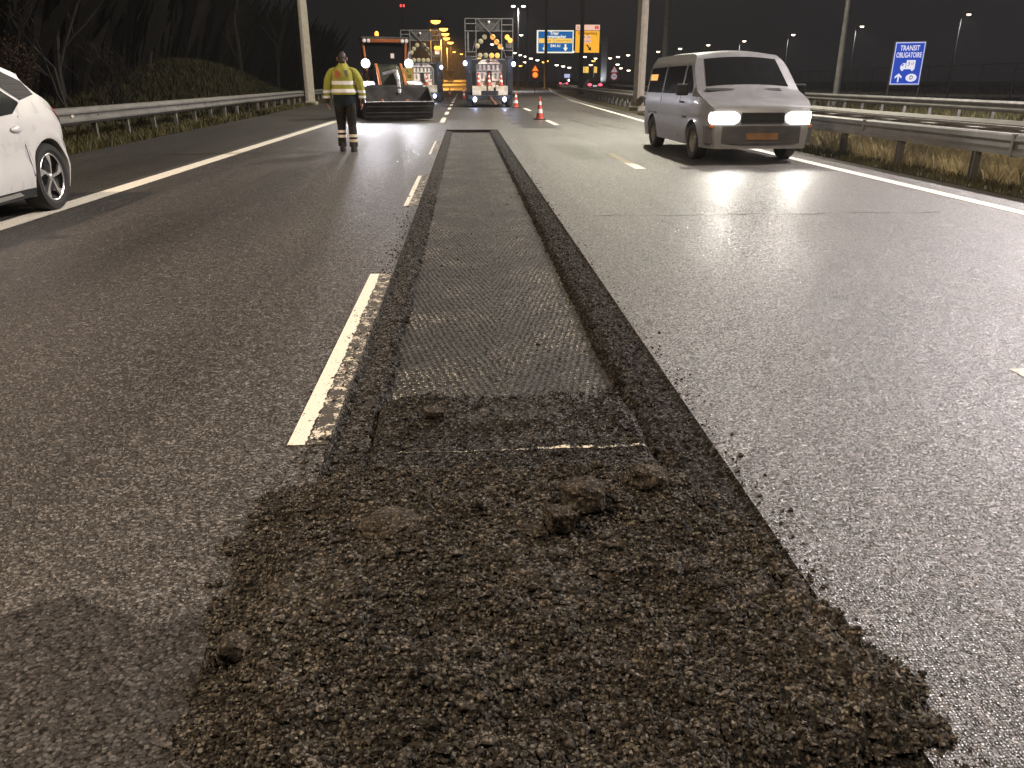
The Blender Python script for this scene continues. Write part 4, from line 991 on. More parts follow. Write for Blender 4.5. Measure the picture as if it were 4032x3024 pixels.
# cab
c0, c1, zb, ztop = .10, 1.05, 1.05, 2.62
for sx in (-1, 1):
    MB().bar((sx * .62, c0, zb), (sx * .74, c0 - .02, ztop), .07, .07).build('front_pillar', M['orange'], t, 0, .01)
    MB().bar((sx * .62, c1, zb), (sx * .70, c1, ztop), .07, .07).build('rear_pillar', M['orange'], t, 0, .01)
    MB().add([(sx * .63, c0, zb + .1), (sx * .63, c1, zb + .1), (sx * .70, c1, ztop - .1), (sx * .735, c0, ztop - .1), (sx * .62, c0, zb + .1), (sx * .62, c1, zb + .1), (sx * .69, c1, ztop - .1), (sx * .725, c0, ztop - .1)],
             [(0, 1, 2, 3), (7, 6, 5, 4), (0, 4, 5, 1), (1, 5, 6, 2), (2, 6, 7, 3), (3, 7, 4, 0)]).build('side_window', M['glass'], t, 0)
MB().add([(-.60, c0 + .01, zb + .05), (.60, c0 + .01, zb + .05), (.70, c0 - .01, ztop - .08), (-.70, c0 - .01, ztop - .08), (-.60, c0 + .03, zb + .05), (.60, c0 + .03, zb + .05), (.70, c0 + .01, ztop - .08), (-.70, c0 + .01, ztop - .08)],
         [(0, 1, 2, 3), (7, 6, 5, 4), (0, 4, 5, 1), (1, 5, 6, 2), (2, 6, 7, 3), (3, 7, 4, 0)]).build('windscreen', M['glass'], t, 0)
MB().box((0, .55, ztop + .06), (1.62, 1.25, .12)).build('roof', M['darksteel'], t, 0, .03)
lb_ = MB()
for i in range(15): lb_.box((-.50 + i * .0714, -.10, ztop - .01), (.045, .03, .10), (0, R(15), 0))
lb_.box((0, -.085, ztop - .01), (1.12, .015, .11)); lb_.build('roof_grille', M['orange'], t, 0)
for xx in (-.72, -.58, .58, .72): MB().lathe([(-.06, 0), (-.06, .05), (-.03, .065), (.03, .06), (.03, 0)], 'y', (xx, -.10, ztop - .02), 14).build('roof_lamp', M['conewhite'], t)
bc = MB().cyl((-.22, .3, ztop + .12), (-.22, .3, ztop + .16), .07, n=12).build('beacon_base', M['black'], t)
MB().ball((-.22, .3, ztop + .22), (.07, .07, .10), 12, 8).build('beacon', M['amberlamp'], t)
MB().box((.78, .12, 1.9), (.05, .14, .75), (0, R(8), 0)).build('mirror', M['chrome'], t, 0, .015)
MB().box((.25, c0 - .02, 2.12), (.12, .008, .16)).build('sticker_or_glow', M['tank'], t, 0)
for sx in (-1, 1):
    MB().bar((sx * .60, .05, 1.72), (sx * .74, -.22, 1.86), .04, .04).build('lamp_bracket', M['darksteel'], t)
    hl = MB().lathe([(.10, 0), (.10, .10), (.0, .16), (-.06, .165), (-.06, .15)], 'y', (sx * .74, -.28, 1.86), 20).build('headlamp_housing', M['black'], t)
    MB().ball((sx * .74, -.33, 1.86), (.155, .07, .155), 16, 10).build('headlamp', M['worklamp'], t)
    lamp('SPOT', 'headlamp_light', t, (sx * .74, -.45, 1.86), LOADER_W, XENON, aim((sx * .74, -.45, 1.86), (sx * 1.0 + .2, -4.3, 0)), .12, R(58), .8)
# arms, cylinders, bucket
for sx in (-1, 1):
    MB().prism([(-.62, 1.82), (-.48, 1.86), (-1.25, 1.10), (-1.62, .45), (-1.74, .50), (-1.42, 1.22)], lambda u, v, e: (sx * .42 - .04 + e, u, v), .08).build('lift_arm', M['orange'], t, 0, .01)
MB().cyl((.18, -.6, 1.55), (.18, -1.6, 1.02), .045, n=10).build('tilt_cylinder', M['chrome'], t)
MB().prism([(-1.25, 1.62), (-1.15, 1.66), (-1.50, 1.25), (-1.66, .85), (-1.76, .88), (-1.58, 1.34)], lambda u, v, e: (.10 + e, u, v), .10).build('link_lever', M['chrome'], t, 0, .01)
MB().cyl((.15, -1.3, 1.62), (-.30, -1.2, 1.50), .055, n=10).build('link_bar', M['chrome'], t)
MB().box((.62, -.95, 1.50), (.34, .02, .42)).build('number_board', M['yellow'], t, 0)
lettering('R', .13, M['signblack'], t, (.58, -.965, 1.60)); lettering('28', .15, M['signblack'], t, (.63, -.965, 1.42))
bk = thing('x', '', ''); bpy.data.objects.remove(bk)
W2 = 1.09; ox = .02
prof_o = [(-1.62, 1.07), (-1.74, 1.10), (-1.78, .74), (-2.62, .62), (-2.66, .60), (-2.40, .36), (-2.26, .10), (-1.95, .06), (-1.70, .16), (-1.58, .50)]
pin = [(-1.70, 1.03), (-1.72, .72), (-2.60, .635)]
bb = MB()
# back wall, floor and rear skin as one swept plate
outer = [(-1.66, 1.09), (-1.58, .55), (-1.68, .18), (-1.95, .07), (-2.26, .10), (-2.42, .36), (-2.68, .60)]
inner = [(-2.66, .63), (-2.38, .40), (-2.22, .15), (-1.95, .12), (-1.73, .22), (-1.64, .55), (-1.71, 1.09)]
bb.loft([[(x_, a, b) for a, b in outer + inner] for x_ in (ox - W2, ox + W2)])
bb.build('bucket', M['darksteel'], t, 30, .008)
for sx in (-1, 1):
    MB().prism([(-1.66, 1.09), (-1.58, .55), (-1.68, .18), (-1.95, .07), (-2.26, .10), (-2.42, .36), (-2.68, .60), (-2.40, .70), (-1.90, .95)], lambda u, v, e: (ox + sx * (W2 + .001 + e), u, v), .03).build('bucket_side', M['darksteel'], t, 0)
for (a, b) in (((-2.55, .47), .05), ((-2.37, .27), .05), ((-2.20, .075), .05)):
    MB().box((ox, a[0], a[1]), (2 * W2 - .02, .04, .045), (R(35), 0, 0)).build('bucket_rib', M['darksteel'], t, 0, .006)
MB().box((ox, -2.67, .622), (2 * W2 + .02, .09, .022), (R(-14), 0, 0)).build('cutting_edge', M['chrome'], t, 0)
MB().box((ox, -1.645, 1.04), (2 * W2 - .3, .02, .22)).build('spill_guard', M['darksteel'], t, 0)

# ================================================================== CAR SHELLS
class Shell:
    """body lofted from side outline, wheel arches and a half-width function"""
    def __init__(s, top, axles, ra, sill, hw, y0, y1, camber=.05):
        s.tp, s.ax, s.ra, s.sill, s.hw, s.y0, s.y1, s.cam = top, axles, ra, sill, hw, y0, y1, camber
    def top(s, y): return float(np.interp(y, [a for a, b in s.tp], [b for a, b in s.tp]))
    def bot(s, y):
        b = s.sill
        for a, zc in s.ax:
            d = abs(y - a)
            if d < s.ra: b = max(b, zc + math.sqrt(s.ra ** 2 - d * d))
        return min(b, s.top(y) - .03)
    def body(s, name, m, parent, nz=15, nx=10):
        ys = set(np.linspace(s.y0, s.y1, 70)) | {a for a, b in s.tp}
        for a, zc in s.ax:
            for q in np.linspace(-math.pi, 0, 21): ys.add(a + s.ra * math.cos(q))
            ys |= {a - s.ra - .004, a + s.ra + .004}
        ys = sorted(q for q in ys if s.y0 <= q <= s.y1); rings = []
        for y in ys:
            t_, b_ = s.top(y), s.bot(y); right = []
            for j in range(nz + 1):
                z = b_ + (t_ - b_) * j / nz; right.append((s.hw(y, z), y, z))
            xt = right[-1][0]; up = [(xt * (1 - 2 * k / nx), y, t_ + s.cam * (1 - (1 - 2 * k / nx) ** 2) * min(1, (t_ - .3))) for k in range(1, nx)]
            rings.append(right + up + [(-x, yy, z) for x, yy, z in reversed(right)])
        return MB().loft(rings).build(name, m, parent, 42)
    def patch(s, name, lo, hi, m, parent, side=1, off=.005, n=10, mm=6, th=.004):
        L = lambda P, u: Vector((np.interp(u, np.linspace(0, 1, len(P)), [p[0] for p in P]), np.interp(u, np.linspace(0, 1, len(P)), [p[1] for p in P]), 0))
        V = []
        for i in range(n + 1):
            a = L(lo, i / n); b = L(hi, i / n)
            for j in range(mm + 1):
                p = a.lerp(b, j / mm); V.append((side * (s.hw(p.x, p.y) + off), p.x, p.y))
        F = [(i * (mm + 1) + j, (i + 1) * (mm + 1) + j, (i + 1) * (mm + 1) + j + 1, i * (mm + 1) + j + 1) for i in range(n) for j in range(mm)]
        return MB().add(V, F).build(name, m, parent, 60)
    def toppatch(s, name, ya, yb, xa, xb, m, parent, off=.006, n=10):
        V = []
        for i in range(n + 1):
            y = ya + (yb - ya) * i / n; w_ = xa + (xb - xa) * i / n; xt = s.hw(y, s.top(y))
            for j in range(n + 1):
                q = -1 + 2 * j / n; x = q * w_
                V.append((x, y, s.top(y) + s.cam * (1 - min(1, (x / xt)) ** 2) * min(1, s.top(y) - .3) + off))
        F = [(i * (n + 1) + j, (i + 1) * (n + 1) + j, (i + 1) * (n + 1) + j + 1, i * (n + 1) + j + 1) for i in range(n) for j in range(n)]
        return MB().add(V, F).build(name, m, parent, 60)
def alloy_wheel(parent, x, y, r_, wd, sx):
    wv = MB().lathe([(-wd * .42, r_ * .70), (-wd * .5, r_ * .80), (-wd * .48, r_ * .95), (-wd * .36, r_), (wd * .36, r_), (wd * .48, r_ * .95), (wd * .5, r_ * .80), (wd * .42, r_ * .70)], 'x', (x, y, r_), 40).build('wheel', M['rubber'], parent)
    rm = MB().lathe([(sx * wd * .08, 0), (sx * wd * .10, r_ * .55), (sx * wd * .30, r_ * .70), (-sx * wd * .4, r_ * .71)], 'x', (x, y, r_), 32).build('rim', M['black'], wv)
    sp = MB(); sp.lathe([(sx * wd * .40, r_ * .655), (sx * wd * .44, r_ * .69), (sx * wd * .40, r_ * .725), (sx * wd * .34, r_ * .70)], 'x', (x, y, r_), 40, True)
    fx = x + sx * wd * .30
    for k in range(5):
        a0 = 2 * math.pi * k / 5 + .25
        def P(rad, da): return (rad * math.cos(a0 + da), rad * math.sin(a0 + da))
        sp.prism([P(.10 * r_, -.35), P(.10 * r_, .35), P(.40 * r_, .02), P(.69 * r_, .30), P(.69 * r_, -.10), P(.42 * r_, -.20)], lambda u, v, e: (fx + sx * e, y + u, r_ + v), .022)
    sp.ball((fx, y, r_), (.03, .05, .05), 12, 8); sp.build('spoke', M['alloy'], wv, 30)

def hb_hw(y, z):
    w0 = .902
    a = abs(y)
    if a > 1.66: w0 -= .27 * ((a - 1.66) / .50) ** 2.2
    if z > .92: w0 -= .02 + .40 * (z - .92) * (1 + .25 * (z - .92))
    elif z > .80: w0 -= .02 * ((z - .80) / .12) ** 2
    if z < .42: w0 -= .05 * ((.42 - z) / .25)
    w0 -= .016 * math.exp(-((z - .62) / .08) ** 2)
    for ax in (-1.35, 1.42):
        d = math.hypot(y - ax, z - .35); w0 += .022 * math.exp(-((d - .43) / .055) ** 2)
    return w0
HB = Shell([(-2.16, .50), (-2.10, .72), (-1.85, .90), (-1.15, 1.04), (-.95, 1.09), (-.15, 1.46), (.10, 1.51), (.45, 1.535), (.85, 1.52), (1.25, 1.445), (1.45, 1.385), (1.49, 1.34), (1.53, 1.27), (1.62, 1.19), (1.97, 1.01), (2.06, .93), (2.13, .66), (2.16, .50)],
           [(-1.35, .345), (1.42, .345)], .395, .20, hb_hw, -2.16, 2.16, .045)
def hatchback(x, y, rz, label, body='white'):
    t = thing('parked_car', label, 'car', (x, y, 0), rz)
    HB.body('body', M[body], t)
    MB().box((0, 0, .42), (1.35, 4.0, .30)).build('underbody', M['black'], t, 0)
    for sx in (-1, 1):
        HB.patch('side_window', [(1.17, 1.09), (.95, 1.0), (.10, .95)], [(1.18, 1.105), (.76, 1.36), (.12, 1.43)], M['glass'], t, sx)
        HB.patch('side_window', [(.04, .95), (-.85, .93)], [(.06, 1.42), (-.20, 1.38), (-.85, .99)], M['glass'], t, sx)
        q = HB.patch('pillar_panel', [(1.57, 1.17), (1.24, 1.12), (.82, 1.37)], [(1.49, 1.30), (1.20, 1.40), (.62, 1.475)], M['pillar'], t, sx, .006)
        tl = HB.patch('tail_lamp', [(2.10, .78), (1.86, .93)], [(2.055, .965), (1.80, 1.04)], M['redlens'], t, sx, .010)
        HB.patch('sill', [(1.0, .205), (-.92, .205)], [(1.0, .29), (-.92, .29)], M['black'], t, sx, .012)
        HB.patch('sill_trim', [(.78, .235), (-.92, .215)], [(.70, .275), (-.92, .262)], M['alloy'], t, sx, .022)
        MB().ball((sx * (HB.hw(.86, .86) + .012), .86, .86), (.022, .105, .032), 12, 8).build('door_handle', M['white'], t)
        for pts in ([(1.02, .98), (.98, .70), (1.0, .40)], [(.02, .94), (.0, .6), (.02, .30)]):
            V = [(sx * (HB.hw(a, b) + .003), a, b) for a, b in pts]; MB().tube(V, .004, 4).build('door_seam', M['black'], t)
        for yy in (-1.35, 1.42): alloy_wheel(t, sx * .785, yy, .345, .225, sx)
        MB().ball((sx * .98, -.75, 1.02), (.11, .07, .07), 12, 8).build('mirror', M[body], t)
        HB.patch('headlamp', [(-2.05, .62), (-1.70, .72)], [(-2.0, .74), (-1.60, .82)], M['glass'], t, sx, .006)
    HB.toppatch('rear_window', 1.545, 1.94, .54, .66, M['glass'], t)
    HB.toppatch('windscreen', -.92, -.20, .66, .56, M['glass'], t)
    MB().loft([[(xx, yy, zz) for yy, zz in ((1.30, 1.46 - abs(xx) * .04), (1.60, 1.400 - abs(xx) * .05), (1.615, 1.365 - abs(xx) * .05), (1.44, 1.36 - abs(xx) * .04))] for xx in np.linspace(-.64, .64, 9)]).build('spoiler', M[body], t, 40)
    return t
_car = hatchback(-5.27, 7.36, R(1.0), 'white hatchback parked against the left edge line, only its rear seen'); _car.scale = (1, 1.02, 1.0)

def van_hw(y, z):
    w0 = .90
    if y < -1.5: w0 -= .13 * ((-1.5 - y) / .75) ** 2.2
    if y > 2.0: w0 -= .08 * ((y - 2.0) / .25) ** 2
    if z > .98: w0 -= .16 * (z - .98) + .09 * max(0, (z - 1.55) / .27) ** 2
    if z < .5: w0 -= .03 * ((.5 - z) / .25)
    w0 -= .012 * math.exp(-((z - .72) / .03) ** 2)
    return w0
VN = Shell([(-2.25, .70), (-2.235, .84), (-2.18, .92), (-1.95, 1.03), (-1.50, 1.17), (-1.44, 1.20), (-.86, 1.72), (-.72, 1.80), (-.4, 1.83), (1.0, 1.84), (2.05, 1.82), (2.18, 1.74), (2.25, 1.2)],
           [(-1.38, .32), (1.40, .32)], .375, .24, van_hw, -2.25, 2.25, .06)
t = thing('van', 'grey van with bright headlamps driving towards the camera in the right lane', 'van', (4.90, 15.7, 0), R(1.5)); t.scale = (1.05, 1.0, .965)
VN.body('body', M['silver'], t)
MB().box((0, 0, .42), (1.3, 4.2, .30)).build('underbody', M['black'], t, 0)
VN.toppatch('windscreen', -1.40, -.88, .70, .62, M['glass'], t)
MB().box((-.1, -1.52, 1.20), (1.25, .12, .02), (R(20), 0, 0)).build('cowl_vent', M['black'], t, 0)
MB().tube([(-.50, -1.46, 1.215), (.10, -1.38, 1.27)], .012, 5).tube([(.15, -1.46, 1.215), (.68, -1.36, 1.27)], .012, 5).build('wiper', M['black'], t)
for sx in (-1, 1):
    VN.patch('front_door_window', [(-.62, 1.12), (-1.22, 1.15)], [(-.62, 1.62), (-.80, 1.62), (-1.20, 1.27)], M['glass'], t, sx)
    VN.patch('side_window', [(.72, 1.12), (-.50, 1.12)], [(.72, 1.62), (-.50, 1.62)], M['glass'], t, sx)
    VN.patch('rear_side_window', [(1.95, 1.12), (.82, 1.12)], [(1.95, 1.60), (.82, 1.62)], M['glass'], t, sx)
    VN.patch('side_strip', [(2.1, .70), (-1.0, .70)], [(2.1, .74), (-1.0, .74)], M['black'], t, sx, .008)
    for pts in ([(-.56, 1.66), (-.56, .35)], [(.77, 1.66), (.77, .35)]):
        MB().tube([(sx * (VN.hw(a, b_) + .002), a, b_) for a, b_ in [pts[0], (pts[0][0], 1.0), pts[1]]], .004, 4).build('door_seam', M['black'], t)
    MB().box((sx * (VN.hw(-.75, 1.0) + .015), -.72, .98), (.02, .16, .03)).build('door_handle', M['black'], t, 0, .005)
    mr = MB().box((sx * 1.02, -1.12, 1.20), (.20, .08, .20)).build('mirror', M['black'], t, 0, .03)
    for yy in (-1.38, 1.40):
        wv = wheel(t, sx * .77, yy, .32, .21)
        MB().lathe([(sx * .02, 0), (sx * .06, .06), (sx * .03, .14), (sx * .08, .20), (-sx * .09, .20)], 'x', (sx * .77, yy, .32), 24).build('rim', M['galvdirty'], wv)
    MB().loft([[(sx * (xx), yy, zz) for xx, yy in ((.38 + q, -2.275), (.60, -2.277), (.775, -2.268), (.845 - q * .5, -2.13))] + [(sx * xx, yy + .06, zz) for xx, yy in ((.80 - q, -2.13), (.74, -2.22), (.60, -2.25), (.38 + q, -2.25))] for zz, q in ((.648, .10), (.665, .055), (.69, .02), (.72, .0), (.785, .0), (.815, .02), (.84, .055), (.857, .10))]).build('headlamp', M['headlamp'], t, 40)
    HB_ = MB().box((sx * .76, -2.19, .615), (.16, .06, .05)).build('indicator', M['orange'], t, 0, .01)
    lamp('SPOT', 'headlamp_light', t, (sx * .56, -2.34, .76), VAN_W, (1, .95, .86), aim((sx * .56, -2.34, .76), (sx * .6 - .6, -9.5, 0)), .09, R(74), .85)
MB().box((0, -2.262, .755), (.70, .02, .17)).box((0, -2.275, .80), (.70, .012, .012)).box((0, -2.275, .72), (.70, .012, .012)).build('grille', M['black'], t, 0)
MB().loft([[(xx, -2.30 + .16 * (abs(xx) / .88) ** 4, zz) for xx in np.linspace(-.88, .88, 13)] + [(xx, -2.16 + .16 * (abs(xx) / .88) ** 4, zz) for xx in np.linspace(.88, -.88, 13)] for zz in (.33, .36, .58, .62)]).build('bumper', M['bumper'], t, 40)
MB().box((0, -2.312, .45), (.52, .012, .11)).build('licence_plate', M['dimplate'], t, 0)
VN.patch('sticker_or_glow', [(1.9, 1.36), (1.35, 1.36)], [(1.9, 1.48), (1.35, 1.48)], M['amberdisc'], t, -1, .010)  # glowing patch added in place of an orange light, not a real sticker
VN.toppatch('roof_shine', -.3, 1.9, .02, .02, M['silver'], t)
bpy.data.objects.remove([o for o in t.children if o.name.startswith('roof_shine')][0])

# distant cars
def sedan(x, y, label, s=1.0):
    t = thing('driving_car', label, 'car', (x, y, 0), math.pi, 'distant cars with red tail lamps')
    HB.body('body', M['black'], t, 8, 6)
    HB.toppatch('rear_window', 1.545, 1.94, .54, .66, M['glass'], t, .01, 4)
    for sx in (-1, 1):
        MB().ball((sx * .68, 2.14, .86), (.26, .08, .16), 12, 8).build('tail_lamp', M['taillamp'], t)
        for yy in (-1.35, 1.42): wheel(t, sx * .78, yy, .33, .22, n=20)
    MB().box((0, 2.18, .72), (.52, .02, .12)).build('licence_plate', M['signwhite'], t, 0)
    return t
a = ray(1280, 178); sedan(a[0] * 108 / a[1], 108, 'nearer distant car with bright red tail lamps below the yellow sign')
a = ray(1215, 178); sedan(a[0] * 178 / a[1], 178, 'farther distant car with small red tail lamps below the blue sign')
# pale cabin beside the far bend
a = ray(973, 168); y = 215
t = thing('site_cabin', 'small pale cabin beside the orange lit bend between the lorries', 'cabin', (a[0] * y / a[1], y, 1.2))
MB().box((0, 0, 1.2), (1.6, 2.2, 2.2)).build('wall', M['tank'], t, 0, .03)
MB().prism([(-.95, 2.28), (.95, 2.28), (.95, 2.42), (.2, 2.62), (-.95, 2.5)], lambda u, v, e: (u, -1.25 + e, v), 2.5).build('roof', M['darksteel'], t, 0)
MB().box((.1, -1.12, 1.3), (.8, .03, .9)).build('door', M['beige'], t, 0)

# ================================================================== WORKER
t = thing('person', 'road worker seen from behind in yellow hi-vis jacket and dark trousers', 'person', (-2.31, 16.15, 0), R(4))
def skin_body():
    v = [(0, 0, .95), (0, .01, 1.15), (0, .0, 1.38), (0, .0, 1.50), (0, .025, 1.58), (0, .04, 1.68), (0, .045, 1.76),
         (.18, 0, 1.45), (.285, -.02, 1.20), (.318, .02, .97), (.322, .04, .90),
         (-.18, 0, 1.45), (-.285, -.02, 1.20), (-.325, .03, .97), (-.325, .05, .90),
         (.095, 0, .90), (.105, .02, .50), (.105, -.06, .09), (.11, .10, .045),
         (-.095, 0, .90), (-.115, .10, .50), (-.115, .10, .09), (-.13, .27, .045)]
    e = [(0, 1), (1, 2), (2, 3), (3, 4), (4, 5), (5, 6), (3, 7), (7, 8), (8, 9), (9, 10), (3, 11), (11, 12), (12, 13), (13, 14),
         (0, 15), (15, 16), (16, 17), (17, 18), (0, 19), (19, 20), (20, 21), (21, 22)]
    rad = [.14, .13, .14, .10, .055, .085, .075, .06, .045, .034, .03, .06, .045, .034, .03, .085, .058, .042, .035, .085, .058, .042, .035]
    # fingers and thumb of each loosely hanging hand
    for s, wr in ((1, 10), (-1, 14)):
        wx, wy, wz = v[wr]
        for k, (dy, ln) in enumerate(((-.030, .055), (-.010, .064), (.010, .060), (.030, .048))):
            i = len(v); v.append((wx + s * .002, wy + dy, wz - .045)); v.append((wx - s * .012, wy + dy * 1.05 + .006, wz - .05 - ln * .7)); v.append((wx - s * .030, wy + dy * 1.05 + .010, wz - .05 - ln * 1.15))
            e += [(wr, i), (i, i + 1), (i + 1, i + 2)]; rad += [.012, .009, .008]
        i = len(v); v.append((wx - s * .020, wy + .035, wz - .015)); v.append((wx - s * .036, wy + .052, wz - .055)); e += [(wr, i), (i, i + 1)]; rad += [.012, .009]
    me = bpy.data.meshes.new('body'); me.from_pydata(v, e, []); me.update(); me.materials.append(M['skin'])
    o = bpy.data.objects.new('body', me); COL.objects.link(o); o.parent = t
    sk = o.modifiers.new('skin', 'SKIN'); sk.use_smooth_shade = True
    for i, q in enumerate(me.skin_vertices[0].data): q.radius = (rad[i], rad[i]); q.use_root = (i == 0)
    sb = o.modifiers.new('sub', 'SUBSURF'); sb.levels = 1; sb.render_levels = 2
skin_body()
def ell(cx_, cy_, z, rx_, ry_, n=24, fold=0.0, seed=0):
    return [(cx_ + (rx_ + fold * math.sin(5 * a + seed + z * 9)) * math.cos(a), cy_ + (ry_ + fold * math.sin(7 * a + seed * 2 + z * 14)) * math.sin(a), z) for a in np.linspace(0, 2 * math.pi, n + 1)[:-1]]
def ringat(secs, z, off=0.0, n=24, fold=0.0, seed=0):
    zs = [s[2] for s in secs]; o = np.argsort(zs); zz = [zs[i] for i in o]
    f = lambda k: float(np.interp(z, zz, [secs[i][k] for i in o]))
    return ell(f(0), f(1), z, f(3) + off, f(4) + off, n, fold, seed)
TOR = [(0, 0, 1.06, .235, .165), (0, 0, 1.10, .240, .17), (0, 0, 1.25, .228, .16), (0, -.005, 1.38, .232, .155), (0, -.01, 1.46, .225, .135), (0, -.005, 1.52, .170, .105), (0, .005, 1.57, .105, .085), (0, .015, 1.605, .075, .075), (0, .018, 1.615, .070, .070)]
def sleeve(s): return [(s * .335, .03, .985, .060, .062), (s * .330, .025, 1.05, .068, .070), (s * .308, -.01, 1.20, .074, .078), (s * .285, -.015, 1.33, .080, .085), (s * .235, -.005, 1.44, .080, .085), (s * .18, 0, 1.52, .070, .075), (s * .12, 0, 1.545, .05, .06)]
def garment(name, secs, m, folds, zs, seed=0, off=0.0):
    mb = MB(); mb.loft([ringat(secs, z, off, 28, folds, seed) for z in zs]); return mb
jk = garment('jacket', TOR, 'hivis', .006, np.linspace(1.06, 1.615, 24), 1)
for s in (-1, 1): 
    sv = sleeve(s); jk.loft([ringat(sv, z, 0, 18, .005, 2 + s) for z in np.linspace(.985, 1.545, 22)])
jacket = jk.build('jacket', M['hivis'], t, 60)
for z0, z1 in ((1.235, 1.30), (1.095, 1.158)):
    garment('b', TOR, 'reflect', .006, np.linspace(z0, z1, 5), 1, .006).build('reflective_band', M['reflect'], jacket, 60)
for s in (-1, 1):
    for z0, z1 in ((1.085, 1.135), (.992, 1.035)):
        sv = sleeve(s); mb = MB(); mb.loft([ringat(sv, z, .006, 18, .005, 2 + s) for z in np.linspace(z0, z1, 4)]); mb.build('reflective_band', M['reflect'], jacket, 60)
    mb = MB(); mb.loft([ell(s * .334, .035, z, rx_, ry_, 14) for z, rx_, ry_ in ((.90, .036, .045), (.93, .042, .05), (.985, .048, .05))]); mb.build('glove_cuff', M['boot'], t, 60)
# print on the back
def backpatch(pts, m, name):
    V = []; n = 8
    (xa, za), (xb, zb_), (xc, zc), (xd, zd) = pts
    for i in range(n + 1):
        for j in range(n + 1):
            u, w_ = i / n, j / n
            x = (xa * (1 - u) + xb * u) * (1 - w_) + (xd * (1 - u) + xc * u) * w_; z = (za * (1 - u) + zb_ * u) * (1 - w_) + (zd * (1 - u) + zc * u) * w_
            rx_ = float(np.interp(z, [q[2] for q in TOR], [q[3] for q in TOR])); ry_ = float(np.interp(z, [q[2] for q in TOR], [q[4] for q in TOR]))
            V.append((x, -(ry_ + .013) * math.sqrt(max(0, 1 - (x / (rx_ + .013)) ** 2)), z))
    MB().add(V, [(i * (n + 1) + j, (i + 1) * (n + 1) + j, (i + 1) * (n + 1) + j + 1, i * (n + 1) + j + 1) for i in range(n) for j in range(n)]).build(name, m, jacket, 60)
backpatch([(-.15, 1.35), (-.06, 1.37), (-.08, 1.50), (-.15, 1.49)], M['printred'], 'back_print'); backpatch([(-.055, 1.38), (-.02, 1.41), (-.07, 1.49), (-.075, 1.49)], M['printred'], 'back_print')
backpatch([(.06, 1.38), (.10, 1.37), (.10, 1.49), (.02, 1.49)], M['printgrey'], 'back_print')
MB().loft([ell(0, 0, z, rx_, ry_, 24, .004, 3) for z, rx_, ry_ in ((.86, .205, .150), (.96, .212, .150), (1.03, .215, .152), (1.07, .215, .150))]).build('shirt_hem', M['navy'], t, 60)
def leg(s, ky, fy): return [(s * .098, 0, .90, .112, .135), (s * .100, 0, .80, .108, .125), (s * .104, ky * .6, .62, .092, .10), (s * .108, ky, .48, .080, .088), (s * .110, fy * .9, .28, .076, .082), (s * .112, fy, .13, .080, .088), (s * .112, fy, .10, .080, .088)]
LG = {1: leg(1, .02, -.05), -1: leg(-1, .10, .12)}
trs = MB()
for s in (-1, 1): trs.loft([ringat(LG[s], z, 0, 20, .005, 4 + s) for z in np.linspace(.10, .90, 26)])
trs.loft([ell(0, 0, z, rx_, ry_, 24, .003) for z, rx_, ry_ in ((.84, .195, .138), (.92, .205, .145), (1.0, .205, .145))])
trs = trs.build('trousers', M['trousers'], t, 60)
for s, dz in ((1, -.045), (-1, .03)):
    for z0, z1 in ((.325, .375), (.235, .285)):
        MB().loft([ringat(LG[s], z + dz, .006, 20, .005, 4 + s) for z in np.linspace(z0, z1, 4)]).build('reflective_band', M['beige'] if s > 0 else M['tank'], trs, 60)
    fy = LG[s][-1][1]; fx = LG[s][-1][0]
    MB().loft([[(fx + w_ * math.cos(a), fy + yo + L_ * math.sin(a), z) for a in np.linspace(0, 2 * math.pi, 19)[:-1]] for z, w_, yo, L_ in ((.0, .058, .05, .150), (.03, .063, .05, .158), (.07, .060, .035, .140), (.11, .060, .0, .095), (.19, .062, -.01, .085))]).build('boot', M['boot'], t, 60)
# hair over the back and top of the head, ears
MB().ball((0, .030, 1.722), (.080, .098, .100), 18, 12).ball((0, -.020, 1.66), (.060, .052, .075), 14, 9).build('hair', M['hair'], t)
for s in (-1, 1): MB().ball((s * .090, .045, 1.69), (.013, .022, .034), 10, 7).build('ear', M['skin'], t)
fc = MB().ball((0, .150, 1.685), (.014, .022, .020), 8, 6); fc.build('nose', M['skin'], t)
for s in (-1, 1): MB().ball((s * .032, .125, 1.715), (.012, .010, .008), 8, 6).build('eye', M['conewhite'], t)
MB().ball((0, .132, 1.640), (.024, .010, .007), 8, 6).build('mouth', M['printred'], t)

tag(blades('dark_scrub', 30000, lambda y, n: lr(y) - 7 - rng.random(n) ** 1.2 * 30, lambda n: 8 + 110 * rng.random(n), vz, 1.5, 8.0, M['scrub'], .0035), 'dense dark leafless scrub wood behind the left guard rail', 'scrub wood')

